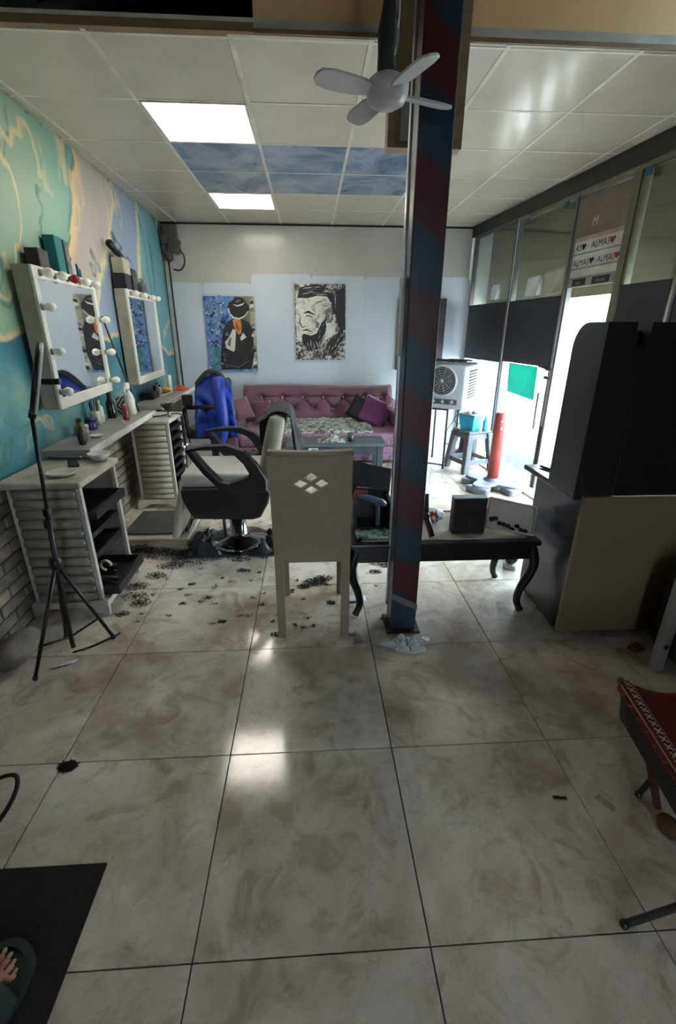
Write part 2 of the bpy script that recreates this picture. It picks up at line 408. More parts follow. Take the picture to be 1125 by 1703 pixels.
# ---- back wall: grey laminate, its bluish reflection put in as tinted sheets low down
def gloss(name, c, c2, r=.22):
    t = NT(name); v = t.coord(); n = t.noise(v, 1.3, 4); t.l(t.ramp(n.outputs[0], [(.3, c), (.7, c2)]), t.b.inputs['Base Color'])
    t.b.inputs['Roughness'].default_value = r; t.bump(t.noise(v, 2.0, 2).outputs[0], .1, .02); return t.m
wb = MB().b2((lx(BACK)-.05, BACK, 0), (2.0, BACK+.12, CEIL+.05)).build('wall_back', gloss('grey_laminate', '#b2b0a8', '#a8a69e'), struct=True)
blue = gloss('bluish_reflection', '#bcc4cc', '#b6bec7')
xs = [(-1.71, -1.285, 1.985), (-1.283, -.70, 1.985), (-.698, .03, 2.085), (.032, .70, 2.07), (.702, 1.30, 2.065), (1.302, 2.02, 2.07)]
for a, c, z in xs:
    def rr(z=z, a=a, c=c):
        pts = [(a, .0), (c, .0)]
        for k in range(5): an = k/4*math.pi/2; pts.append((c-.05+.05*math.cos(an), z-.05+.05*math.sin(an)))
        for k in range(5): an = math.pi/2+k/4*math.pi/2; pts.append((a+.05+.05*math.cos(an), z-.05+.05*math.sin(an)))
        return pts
    MB().prism(rr(), .004, axes((0, BACK, 0), (1, 0, 0), (0, 0, 1), (0, -1, 0))).build('reflection_sheet', blue, wb)
# ---- right side: solid wall near us, glazed shop front further on
b = MB(RW); b.b2((0, FRONT, 0), (.1, 2.4, 2.72)); b.b2((0, FRONT, 2.72), (.1, 1.6, TOPZ+.02)); b.b2((0, 2.35, 2.72), (.1, 3.02, TOPZ+.02)); b.b2((0, 1.6, 3.1), (.1, 2.35, TOPZ+.02)); b.b2((0, 2.4, 2.45), (.1, 3.02, 2.72)); b.build('wall_right', wallpaint, struct=True)
MB(RW).b2((0, 3.02, CEIL), (.1, BACK+.12, TOPZ)).build('wall_over', wallpaint, struct=True)
beamm = mat('dark_beam', '#2c2824', .5)
MB(RW).b2((-.05, EDGE, 2.49), (.05, BACK-.01, CEIL-.002)).build('trim_4', beamm, struct=True)
MB(RW).b2((-.03, 3.02, 2.455), (.03, 5.16, 2.49)).build('trim_5', mat('aluminium_rail', '#8d8878', .35, .6), struct=True)
gl = bpy.data.materials.new('shop_glass'); gl.use_nodes = True; nt = gl.node_tree; nt.nodes.clear()
o_ = nt.nodes.new('ShaderNodeOutputMaterial'); mx = nt.nodes.new('ShaderNodeMixShader'); tr = nt.nodes.new('ShaderNodeBsdfTransparent'); gs = nt.nodes.new('ShaderNodeBsdfGlossy'); lw_ = nt.nodes.new('ShaderNodeLayerWeight'); pw_ = nt.nodes.new('ShaderNodeMath'); pw_.operation = 'POWER'; pw_.inputs[1].default_value = 4; ml_ = nt.nodes.new('ShaderNodeMath'); ml_.operation = 'MULTIPLY_ADD'; ml_.inputs[1].default_value = .6; ml_.inputs[2].default_value = .05
tr.inputs[0].default_value = (.93, .97, .96, 1); gs.inputs['Roughness'].default_value = .03; lw_.inputs[0].default_value = .5
nt.links.new(lw_.outputs['Facing'], pw_.inputs[0]); nt.links.new(pw_.outputs[0], ml_.inputs[0]); nt.links.new(ml_.outputs[0], mx.inputs[0]); nt.links.new(tr.outputs[0], mx.inputs[1]); nt.links.new(gs.outputs[0], mx.inputs[2]); nt.links.new(mx.outputs[0], o_.inputs[0])
whitef = mat('white_frame', '#d8d8d4', .35); greyf = mat('grey_frame', '#6b6a66', .4)
blackb = mat('black_board', '#14161a', .45, c2='#1b1e22', scale=1.5)
def glazed(name, y0, y1, z0, z1, frame):
    p = MB(RW).b2((-.006, y0, z0), (.006, y1, z1)).build(name, gl, struct=True)
    b = MB(RW)
    for ya, yb in ((y0, y0+.025), (y1-.025, y1)): b.b2((-.025, ya, z0), (.025, yb, z1))
    b.build('frame', frame, p); return p
w1 = glazed('window_1', 5.2, 6.22, .0, 2.49, greyf)
d1 = glazed('door_1', 4.22, 5.16, .01, 2.455, greyf)
w3 = glazed('window_added_bay', 2.42, 3.04, .0, 2.45, greyf)  # unseen glazed bay behind the desk, added for more daylight
MB(RW).b2((-.02, 2.45, 1.5), (-.012, 3.02, 2.44)).build('window_added_bay_board', blackb, w3)
w4 = glazed('window_added_high', 1.6, 2.35, 2.72, 3.1, greyf)  # unseen high window, added to brighten the fascia and near floor
w2 = glazed('window_2', 3.06, 3.52, .0, 2.455, mat('olive_post', '#6f6b58', .6))
MB(RW).b2((-.02, 5.165, 0), (.02, 5.195, 2.49)).build('trim_6', whitef, struct=True)
MB(RW).b2((-.02, 4.17, 0), (.02, 4.20, 2.455)).build('trim_7', greyf, struct=True)
MB(RW).b2((-.03, 3.53, 0), (.03, 3.6, 2.455)).build('trim_8', mat('olive_post', '#6f6b58', .6), struct=True)
MB(RW).b2((-.17, 3.6, .0), (.14, 6.2, .018)).build('trim_9', mat('marble_sill', '#c9c8c4', .25, c2='#b5b3ae'), struct=True)
# door furniture
hm = mat('brushed_steel', '#8b8c8c', .3, .9); blk = mat('black_plastic', '#121314', .4)
b = MB(RW); b.tube([(-.05, 4.30, .58), (-.05, 4.30, .92)], .011, 10)
for z in (.63, .87): b.tube([(-.05, 4.30, z), (-.006, 4.30, z)], .008, 8)
b.build('handle', hm, d1)
b = MB(RW)
for z in (1.135, 1.06): b.box((-.02, 4.25, z), (.04, .07, .03), bev=.006)
b.tube([(-.03, 4.26, 1.14), (-.03, 4.40, 1.15)], .012, 8)
b.build('hinge', mat('dark_steel', '#55585a', .35, .8), d1)
MB(RW).b2((-.028, 4.205, .0), (-.006, 4.225, .62)).build('bottom_stile', blk, d1)
# black boards, sheets of paper on the glass
def board(name, y0, y1, z0, z1, m, label, cat, x=-.014, t=.008, par=None, group=None):
    return tag(MB(RW).b2((x-t, y0, z0), (x, y1, z1), bev=.002, seg=1).build(name, m), label, cat, group)
board('black_board', 5.22, 6.18, 1.13, 1.745, blackb, 'black board on the glass beside the back wall corner', 'board', group='black boards on the shop front', x=-.026)
board('black_board', 4.24, 5.14, 1.15, 1.74, blackb, 'black board across the glass door above the turquoise paper', 'board', group='black boards on the shop front', x=-.026)
board('black_board', 3.06, 3.51, 1.35, 1.765, blackb, 'dark board on the glass above the tall black desk hutch', 'board', group='black boards on the shop front', x=-.026)
paper = mat('white_paper', '#dcdfe4', .7); teal = mat('turquoise_paper', '#2fc4b2', .7, c2='#29b5a6', emit=0)
def translucent(m, k=.6):
    nt = m.node_tree; pb_ = nt.nodes['Principled BSDF']; tr_ = nt.nodes.new('ShaderNodeBsdfTranslucent'); mx_ = nt.nodes.new('ShaderNodeMixShader'); mx_.inputs[0].default_value = k
    for l_ in list(pb_.inputs['Base Color'].links): nt.links.new(l_.from_socket, tr_.inputs[0])
    out = nt.nodes['Material Output']; nt.links.new(pb_.outputs[0], mx_.inputs[1]); nt.links.new(tr_.outputs[0], mx_.inputs[2]); nt.links.new(mx_.outputs[0], out.inputs[0])
translucent(teal, .35)
def sheet(corners, m, name, label, x=-.012):
    b = MB(RW); n = 8
    def fn(u, v):
        a = Vector(corners[0]).lerp(Vector(corners[1]), u); c = Vector(corners[3]).lerp(Vector(corners[2]), u); p = a.lerp(c, v)
        return Vector((x-.004*math.sin(u*5+v*3)-.003, p.x, p.y))
    b.grid(fn, n, n); return tag(b.build(name, m, solid=.001), label, 'paper')
sheet([(5.0, 1.145), (4.45, 1.14), (4.42, .83), (4.97, .85)], teal, 'turquoise_paper', 'turquoise paper sheet taped to the glass door')
sheet([(5.62, 1.93), (5.46, 1.93), (5.52, 1.78), (5.64, 1.78)], paper, 'white_paper', 'small torn white paper on the glass near the back corner')
sheet([(4.86, 1.93), (4.64, 1.94), (4.66, 1.77), (4.88, 1.77)], paper, 'white_paper', 'white paper sheet on the door glass, left of two')
sheet([(4.58, 1.95), (4.26, 1.97), (4.27, 1.77), (4.58, 1.77)], mat('cream_paper', '#b9b9a6', .7), 'cream_paper', 'cream paper sheet on the door glass, right of two')
bt = mat('blue_tape', '#1f5f74', .5)
for k, (y, lab) in enumerate(((4.98, 'blue tape patch at far top of the door glass'), (4.36, 'blue tape patch at near top of the door glass'), (3.47, 'blue tape patch above the olive post'))):
    tag(MB(RW).b2((-.036, y-.035, 2.40), (-.030, y+.035, 2.452)).build('tape_patch', bt), lab, 'tape', 'blue tape patches')
# ---- printed banner in the open bay
bn = thing('printed_banner', 'printed banner with repeated name and hearts hanging in the open bay', 'banner', RW @ Vector((-.02, 3.9, 1.79)))
def bnpt(): return axes(RW @ Vector((-.021, 4.165, 1.79)), (RW.to_3x3() @ Vector((0, -1, 0))), (0, 0, 1), (RW.to_3x3() @ Vector((-1, 0, 0))))
BM = bnpt(); W_, H_ = .56, .64
bw = mat('banner_white', '#c9c6c0', .6); bb = mat('banner_brown', '#6f6152', .6, c2='#7d7062', scale=4); bk = mat('banner_ink', '#1d1a18', .6); brd = mat('banner_red', '#8c2f38', .6); bg_ = mat('banner_grey', '#8f8c88', .6); bp = mat('banner_pink', '#b5978a', .6)
MB(BM).b2((0, 0, -.004), (W_, H_, 0)).build('sheet', bw, bn)
b = MB(BM)
b.b2((0, .36, .0002), (W_, H_, .001), m=bb); b.b2((0, .33, .0002), (W_, .36, .0011), m=bp)
for z0, z1 in ((.235, .245), (.13, .142)): b.b2((0, z0, .0002), (W_, z1, .001), m=bg_)
b.b2((0, 0, .0002), (W_, .075, .001), m=bg_)
for x0, x1 in ((.05, .22), (.30, .50)): b.b2((x0, .01, .0006), (x1, .06, .0016), m=bk)
def put(txt, x, z, size, m, shear=0):
    v, f = textmesh(txt, size, shear); b.raw([Vector((p.x+x, p.y+z, .0022)) for p in v], f, m)
def heart(x, z, s, m):
    pts = [(16*math.sin(a)**3, 13*math.cos(a)-5*math.cos(2*a)-2*math.cos(3*a)-math.cos(4*a)) for a in [k/24*2*math.pi for k in range(24)]]
    b.raw([Vector((x+px*s, z+pz*s, .0022)) for px, pz in pts], [tuple(range(24))], m)
put('AS', .02, .265, .07, bk); heart(.125, .29, .0017, bk); put('~', .16, .27, .06, bg_); put('ALMAS', .215, .265, .07, bk); heart(.455, .29, .0019, brd); put('~', .5, .27, .06, bg_)
put('ALMAS', .02, .155, .065, bk); heart(.25, .18, .0017, bk); put('~', .275, .16, .06, bg_); put('ALMAS', .315, .155, .065, bk); heart(.535, .18, .0017, brd)
put('M', .17, .42, .09, bw, .2); put('men', .09, .02, .04, bg_); put('Home', .34, .02, .045, bg_)
b.build('print', None, bn)
MB(RW).tube([(-.025, 4.18, 2.435), (-.025, 3.59, 2.435)], .008, 8).build('rod', hm, bn)
MB(RW).b2((.0, 6.24, 0), (.21, 6.42, 3.2)).build('wall_pier', gloss('pier_paint', '#b2b0a8', '#a8a69e'), struct=True)
# ---- outside: sign board over the front, pavement, opposite wall
olive = mat('signboard_back', '#726a4e', .6, c2='#655e45', scale=2, stretch=(1, 1, 5))
sb = MB(RW).b2((.22, 2.4, 1.74), (.26, 10.5, 3.2)); sb.b2((.12, 2.4, 3.15), (.22, 10.5, 3.2)); tag(sb.build('shop_signboard', olive), 'olive sign board mounted outside over the glass', 'signboard')
pave = mat('pavement', '#b9b7b2', .85, c2='#a3a19c', scale=3)
MB().b2((-12, -14, -.5), (30, 26, -.125)).build('ground', pave, struct=True)
MB(RW).b2((.105, -2, -.3), (1.5, 8, -.01)).build('pavement', pave, struct=True)
hs = thing('opposite_house', 'sunlit pale house across the street', 'house', (9.2, 9, -.125))
MB().b2((9.2, -2, -.125), (9.6, 20, 2.3)).build('wall', mat('pale_render', '#d7cfc2', .85), hs)
b = MB()
for z in (1.5, 2.0): b.b2((9.15, 5, z), (9.2, 14, z+.06))
b.b2((9.14, 8.6, 1.5), (9.2, 9.3, 2.25)); b.build('ledge', mat('brown_ledge', '#9d7c62', .8), hs)
sm = mat('rubble_stone', '#8d8a84', .9, c2='#6f6c66', scale=9)
for k in range(60):
    MB().box((9.12, 5.2+(k % 20)*.45+random.uniform(-.05, .05), .25+(k//20)*.3), (.14, .4, .26), (random.uniform(-.08, .08), 0, 0), bev=.04, seg=1).build('stone', sm, hs)
# ================================================================ column, fan, hatch
def stripes():
    t = NT('swirl_paint'); tc = t.add('ShaderNodeTexCoord'); sp = t.add('ShaderNodeSeparateXYZ'); t.l(tc.outputs['Object'], sp.inputs[0])
    n = t.noise(tc.outputs['Object'], 5, 3, .5, .3).outputs[0]
    s = t.math('ADD', t.math('ADD', t.math('MULTIPLY', sp.outputs[2], 1/.40), t.math('MULTIPLY', sp.outputs[0], 1.6)), t.math('MULTIPLY', n, .35))
    f = t.math('FRACT', t.math('ADD', s, .25))
    c = t.ramp(f, [(0, '#4a1014'), (.42, '#480f14'), (.47, '#1c2c3a'), (.6, '#173444'), (.9, '#152d3d'), (.97, '#4a1014')])
    t.l(t.mix(t.math('MULTIPLY', t.noise(tc.outputs['Object'], 30, 4).outputs[0], .3), c, '#2a2024'), t.b.inputs['Base Color'])
    t.b.inputs['Roughness'].default_value = .38; return t.m
col = thing('steel_column', 'square steel column painted with red and blue swirls', 'column', (.46, 2.03, 0))
MB().b2((.392, 1.965, .012), (.522, 2.095, TOPZ), bev=.006).build('shaft', stripes(), col)
alu = mat('aluminium', '#a9acb0', .3, .85)
MB().b2((.384, 2.07, .10), (.394, 2.10, TOPZ-.005)).build('corner_trim', alu, col)
MB().b2((.518, 2.085, .10), (.530, 2.103, TOPZ-.005)).build('corner_trim', alu, col)
MB().b2((.37, 1.945, 0), (.545, 2.115, .012), bev=.003).build('base_plate', mat('rusty_plate', '#4a3a30', .7), col)
b = MB(); b.raw([(.390, 1.9635, .20), (.524, 1.9635, .13), (.524, 1.9635, .165), (.390, 1.9635, .235)], [(0, 1, 2, 3)]); b.build('tape_band', mat('grey_tape', '#6a635c', .6), col, solid=.002)
# small box on the column, white
MB().b2((.372, 2.0, 1.36), (.384, 2.07, 1.66), bev=.004).build('switch_box', mat('offwhite_plastic', '#b9b5ae', .5), col)
# crumpled plastic film at its foot
pf = NT('clear_film'); pf.b.inputs['Alpha'].default_value = .42; pf.b.inputs['Specular IOR Level'].default_value = 1.0; pf.b.inputs['Coat Weight'].default_value = 1; pf.b.inputs['Roughness'].default_value = .1; pf.b.inputs['Base Color'].default_value = (.85, .87, .85, 1)
b = MB()
def crump(u, v):
    a = 2*math.pi*u; r = v*(.055+.045*abs(math.sin(a*1.5+.4))+.03*fbm(math.cos(a)*2, math.sin(a)*2, 5)); x, y = .46+1.45*r*math.cos(a), 1.878+.8*r*math.sin(a)-.02*v
    return Vector((x, y, .004+abs(fbm(x*42, y*42, 1))*.07*(1.05-v)+.012*abs(math.sin(a*9))*(1-v)))
b.grid(crump, 44, 12, smooth=False); tag(b.build('plastic_film', pf.m, solid=.0008), 'crumpled clear plastic film at the foot of the column', 'plastic film')
# fan
fan = thing('ceiling_fan', 'small grey four-blade fan hanging before the painted column', 'fan', (.25, 1.765, 2.10))
fg = mat('fan_plastic', '#c2bebe', .35, c2='#b4b0b0'); C_ = Vector((.25, 1.765, 2.135))
MB().lathe([(0, -.04), (.03, -.038), (.055, -.025), (.066, 0), (.066, .02), (.05, .035), (.02, .05), (0, .052)], C_, 24).build('motor_hub', fg, fan)
for k in range(4):
    a = math.radians(22+90*k); b = MB(Tz(C_, a) @ Matrix.Rotation(math.radians(14), 4, 'X'))
    poly = [(.05, -.022), (.10, -.034), (.19, -.037), (.225, -.03), (.238, -.012), (.238, .012), (.225, .03), (.19, .037), (.10, .034), (.05, .022)]
    b.prism(poly, .007, Matrix.Translation((0, 0, -.003))); b.build('blade', fg, fan, bevel=.002)
b = MB(); P_ = [Vector((.25+.012*fbm(z*7, 1), 1.765+.012*fbm(z*7, 5), z)) for z in [2.18+k*.045 for k in range(29)]]
b.tube(P_, [.03+.012*fbm(k*.8, 2) if k < 4 else .018 if k < 6 else .007 for k in range(29)], 10); b.build('hanging_rod', mat('rod_tape', '#23241d', .7), fan)
b = MB(); b.tube(spline([(.262, 1.75, 2.2), (.275, 1.75, 2.33), (.262, 1.755, 2.5), (.27, 1.755, 2.8), (.262, 1.76, 3.44)], 5), .004, 6); b.build('cable', mat('cable_white', '#a8a69c', .5), fan)
# brown boxed frame hanging from the ceiling edge behind the column
b = MB(); a0, a1, zb = .355, .685, 2.205; yf = EDGE-.09
b.b2((a0, yf, zb), (a0+.055, EDGE-.012, TOPZ)); b.b2((a1-.06, yf, zb), (a1, EDGE-.012, TOPZ)); b.b2((a0+.055, yf, zb), (a1-.06, EDGE-.012, zb+.025)); b.b2((a0+.055, yf+.015, 2.39), (a1-.06, EDGE-.012, TOPZ))
hb = b.build('trim_10', brown, struct=True)
MB().b2((a0+.055, yf+.03, zb+.025), (a1-.06, yf+.04, 2.39)).build('pale_panel', mat('hatch_panel', '#a8a697', .6), hb)
# ================================================================ left side: mirrors, shelves
wl = mat('white_lacquer', '#d9d6cc', .35, c2='#cbc8bd'); side = mat('cream_side', '#a7a08e', .5)
mirr = NT('mirror_glass'); mirr.b.inputs['Metallic'].default_value = 1; mirr.b.inputs['Roughness'].default_value = .015; mirr.b.inputs['Base Color'].default_value = (.86, .89, .9, 1)
bulbm = mat('frosted_bulb', '#e6e3da', .2, c2='#dcd9d0'); redb = mat('red_bulb', '#8e1f26', .2); sock = mat('bulb_socket', '#9a9892', .4)
def mirror(label, yc, wid, z0, z1, rz, off, tops, lefts, rights, red=None):
    M = LW @ Tz((off, yc, 0), rz); t = thing('lighted_mirror', label, 'mirror', M @ Vector((.05, 0, z0)))
    h = wid/2; fr = .062
    MB(M).b2((0, -h, z0), (.085, h, z1), bev=.003).build('case', side, t)
    b = MB(M); b.b2((.085, -h, z1-fr), (.10, h, z1)); b.b2((.085, -h, z0), (.10, h, z0+fr)); b.b2((.085, -h, z0+fr), (.10, -h+fr*.8, z1-fr)); b.b2((.085, h-fr*.8, z0+fr), (.10, h, z1-fr))
    b.build('frame', wl, t, bevel=.003)
    MB(M).b2((.0855, -h+fr*.8, z0+fr), (.091, h-fr*.8, z1-fr)).build('glass', mirr.m, t)
    n = 0
    for yy, zz in [(y, z1-fr/2) for y in tops]+[(-h+fr*.4, z) for z in lefts]+[(h-fr*.4, z) for z in rights]:
        R = Matrix.Rotation(math.pi/2, 4, 'Y'); b = MB(M)
        b.lathe([(.012, 0), (.017, .010), (.025, .027), (.026, .038), (.019, .055), (.008, .061), (0, .0615)], (.112, yy, zz), 14, R)
        bl = b.build('bulb', redb if n == red else bulbm, t); n += 1
        MB(M).lathe([(.018, 0), (.018, .008), (.013, .013)], (.0995, yy, zz), 12, R).build('socket', sock, bl)
    return t
mirror('white lighted mirror nearest the camera with one red bulb', 3.25, .93, 1.02, 1.775, math.radians(2.0), .012, (-.38, -.2, -.02, .17, .36), (1.57, 1.34, 1.12), (1.52, 1.3, 1.1), 2)
mirror('white lighted mirror further back, near the wall corner', 4.82, .98, .995, 1.775, math.radians(1.2), .008, (-.38, -.1, .2, .4), (), ())
shelfm = mat('grey_shelf', '#8e8d89', .4, c2='#7f7e7a'); edge_ = mat('white_edge', '#d2d0c8', .4)
def shelf(label, y0, y1, dep, x0=.04):
    t = thing('wall_shelf', label, 'shelf', LW @ Vector((.15, (y0+y1)/2, .785)))
    MB(LW).b2((x0, y0, .785), (dep, y1, .82)).build('board', shelfm, t); MB(LW).b2((dep, y0, .782), (dep+.012, y1, .822), bev=.002).build('edge_strip', edge_, t)
    for y in (y0+.12, y1-.12): MB(LW).b2((x0, y-.012, .70), (x0+.16, y+.012, .785)).build('bracket', edge_, t)
shelf('grey wall shelf with white edge below the nearest mirror', 2.62, 4.0, .30)
shelf('grey wall shelf below the far mirror', 4.25, 5.75, .30)
# tiled splash strip behind shelves
# ---- things on top of the mirrors
def on_l(M, lo, hi, name, m, label, cat, bev=.004):
    return tag(MB(M).b2(lo, hi, bev=bev).build(name, m), label, cat)
M1 = LW @ Tz((.012, 3.25, 0), math.radians(2.0)); Z1 = 1.7755
def carton(M, x0, x1, y0, y1, h, z, m1, m2, label, name='carton'):
    t = thing(name, label, 'box', M @ Vector(((x0+x1)/2, (y0+y1)/2, z)))
    MB(M).b2((x0, y0, z), (x1, y1, z+h), bev=.003).build('body', m1, t)
    MB(M).b2((x1, y0+.008, z+.008), (x1+.0012, y1-.008, z+h-.008)).build('printed_face', m2, t); return t
carton(M1, .005, .075, -.29, -.16, .10, Z1, mat('maroon_card', '#2b1517', .5), mat('grey_print', '#4a4a4d', .5, c2='#2f2f33', scale=30), 'dark maroon box on the nearest mirror, leftmost')
carton(M1, .005, .07, -.02, .09, .205, Z1, mat('teal_card', '#11696b', .45), mat('teal_print', '#146f70', .45), 'tall teal box on top of the nearest mirror')
carton(M1, .005, .075, .11, .17, .20, Z1, mat('grey_card', '#6f7478', .4), mat('dark_print', '#3b4045', .45, c2='#7a8084', scale=25), 'grey printed box beside the tall teal box')
def bottle(M, x, y, z, prof, name, m, label, cap=None, capm=None, cat='bottle'):
    t = thing(name, label, cat, M @ Vector((x, y, z)))
    MB(M).lathe(prof, (x, y, z), 16).build('body', m, t)
    if cap: MB(M).lathe(cap, (x, y, z), 14).build('cap', capm or blk, t)
    return t
B1 = lambda h, r: [(r*.92, 0), (r, .006), (r, h*.62), (r*.8, h*.72), (r*.38, h*.8), (r*.38, h*.84)]
C1 = lambda h, r: [(r*.46, h*.84), (r*.46, h), (0, h)]
clear = mat('pale_glass', '#b9bdb2', .15, c2='#a8ada2'); amber = mat('dark_amber', '#1d1512', .15)
bottle(M1, .04, .235, Z1, B1(.12, .032), 'cologne_bottle', clear, 'pale bottle with black cap on the nearest mirror', C1(.12, .032))
bottle(M1, .04, .345, Z1, B1(.09, .024), 'blue_bottle', mat('blue_bottle', '#174a63', .25), 'small dark blue bottle at the far end of the nearest mirror', C1(.09, .024), mat('navy_cap', '#12304a', .3))
M2 = LW @ Tz((.008, 4.82, 0), math.radians(1.2))
carton(M2, .0, .10, -.47, -.30, .115, Z1, mat('black_card', '#17181a', .4), mat('black_card2', '#1d1e20', .4), 'black box on the far mirror under the cream box', 'black_box')
carton(M2, .0, .09, -.44, -.24, .12, Z1+.1155, mat('cream_card', '#b3b098', .5), mat('cream_card2', '#bdbaa4', .5), 'cream box stacked on the black box on the far mirror', 'cream_box')
t = thing('hair_dryer', 'black hair dryer lying on the stacked boxes above the far mirror', 'hair dryer', M2 @ Vector((.04, -.40, Z1+.236)))
MB(M2).tube([(.045, -.30, Z1+.262), (.045, -.40, Z1+.275), (.045, -.47, Z1+.29), (.045, -.56, Z1+.315)], [.02, .027, .026, .03], 14).build('barrel', blk, t)
MB(M2).tube([(.045, -.37, Z1+.262), (.045, -.36, Z1+.25), (.05, -.27, Z1+.2485)], .013, 10).build('handle', blk, t)
carton(M2, .0, .07, -.14, .0, .185, Z1, mat('black_frame', '#16171a', .4), mat('grey_photo', '#4a4d52', .5, c2='#2a2c30', scale=14), 'black framed box standing on the far mirror', 'framed_box')
for k, (y, h, c) in enumerate(((.18, .11, '#2a2c2e'), (.26, .14, '#55585a'), (.33, .15, '#6a6d6e'))):
    bottle(M2, .04, y, Z1, B1(h, .026), 'spray_can', mat('can_%d' % k, c, .3), ['short dark can on the far mirror', 'middle grey can on the far mirror', 'tall grey can at the far end of the far mirror'][k], C1(h, .026), mat('cap_%d' % k, '#8d8f8c', .3))
# ---- things on the shelves
ZS = .8202
I = Matrix()
def lw_pt(x, y): return LW.inverted() @ Vector((x, y, 0))
bottle(I, -1.535, 3.66, ZS, [(.03, 0), (.033, .01), (.033, .11), (.016, .145), (.016, .16)], 'amber_bottle', amber, 'tall dark amber bottle on the near shelf', [(.017, .16), (.017, .215), (0, .215)])
bottle(I, -1.40, 3.58, ZS, [(.022, 0), (.024, .006), (.024, .09), (.018, .098)], 'red_can', mat('red_can', '#7c2a28', .35), 'small red can near the front of the shelf', [(.017, .098), (.017, .115), (0, .115)], mat('pink_cap', '#a86a62', .4))
t = thing('spray_bottle', 'white trigger spray bottle on the near shelf', 'spray bottle', (-1.44, 3.80, ZS))
MB().lathe([(.038, 0), (.042, .01), (.042, .12), (.03, .16), (.015, .185), (.015, .2)], (-1.44, 3.80, ZS), 16).build('body', mat('milky_plastic', '#c9c9c0', .25), t)
MB().box((-1.44, 3.785, ZS+.225), (.03, .07, .05), bev=.008).build('trigger_head', mat('white_plastic', '#d5d3ca', .35), t)
MB().tube([(-1.44, 3.75, ZS+.22), (-1.44, 3.735, ZS+.19), (-1.44, 3.745, ZS+.165)], .006, 8).build('trigger', mat('white_plastic', '#d5d3ca'), t)
def zig():
    t = NT('zigzag_print'); tc = t.add('ShaderNodeTexCoord'); s = t.add('ShaderNodeSeparateXYZ'); t.l(tc.outputs['Object'], s.inputs[0])
    a = t.math('ABSOLUTE', t.math('ADD', s.outputs[0], s.outputs[1])); f = t.math('FRACT', t.math('MULTIPLY', t.math('ADD', a, t.math('ABSOLUTE', t.math('SUBTRACT', s.outputs[2], .07))), 26))
    t.l(t.ramp(f, [(.45, '#cfccc3'), (.5, '#26272a')], 'CONSTANT'), t.b.inputs['Base Color']); return t.m
tag(MB(Tz((-1.525, 3.86, ZS), .5)).b2((-.04, -.03, 0), (.04, .03, .14), bev=.003).build('zigzag_box', zig()), 'black and white zigzag patterned box on the near shelf', 'box')
bottle(I, -1.50, 3.22, ZS, [(.035, 0), (.038, .008), (.038, .05), (.03, .055)], 'cream_jar', mat('violet_jar', '#3a3a6e', .3), 'violet cream jar on the near shelf', [(.039, .056), (.039, .075), (0, .078)], mat('violet_cap', '#23245a', .3), 'jar')
bottle(I, -1.49, 3.05, ZS, [(.04, 0), (.044, .008), (.044, .04), (.04, .045)], 'lilac_jar', mat('lilac_jar', '#a59fb8', .35), 'flat lilac jar on the near shelf', [(.045, .045), (.045, .06), (0, .062)], mat('lilac_cap', '#b7b2c6', .35), 'jar')
tag(MB().lathe([(.0, .002), (.03, .0), (.042, .012), (.039, .012), (.03, .005), (0, .006)], (-1.37, 2.98, ZS), 20).build('soap_dish', mat('white_dish', '#d8d8d4', .3)), 'small white dish at the front of the near shelf', 'dish')
bottle(I, -1.40, 2.86, ZS, B1(.14, .028), 'olive_bottle', mat('olive_bottle', '#6d6b2b', .25), 'olive yellow bottle on the near shelf', C1(.14, .028))
bottle(I, -1.36, 2.77, ZS, B1(.11, .02), 'black_bottle', blk, 'slim black bottle at the near end of the shelf', C1(.11, .02))
t = thing('tool_cup', 'glass cup of combs and scissors on the near shelf', 'cup', (-1.53, 3.38, ZS))
MB().lathe([(.03, 0), (.035, .005), (.037, .1), (.034, .1), (.031, .008), (0, .008)], (-1.53, 3.38, ZS), 16).build('cup', clear, t)
for k in range(5):
    a = k*1.3; MB().tube([(-1.53+.015*math.cos(a), 3.38+.015*math.sin(a), ZS+.01), (-1.53+.03*math.cos(a), 3.38+.03*math.sin(a), ZS+.16+.02*(k % 3))], .004, 6).build('comb' if k % 2 else 'scissors', mat('tool_steel', '#77787a', .3, .8) if k % 2 == 0 else blk, t)
bottle(I, -1.55, 3.49, ZS, B1(.16, .03), 'lotion_bottle', clear, 'pale lotion bottle at the wall behind the red can', C1(.16, .03), mat('white_plastic', '#d5d3ca'))
tag(MB().tube([(-1.33, 3.36, ZS+.006), (-1.42, 3.55, ZS+.006)], .005, 6).build('white_comb', mat('white_plastic', '#d5d3ca')), 'thin white comb lying on the near shelf', 'comb')
# slanting black rod between the mirrors
tag(MB(LW).tube([(.20, 3.92, .822), (.02, 3.96, 1.55)], .007, 8).build('black_rod', blk), 'slim black rod leaning between the two mirrors', 'rod')
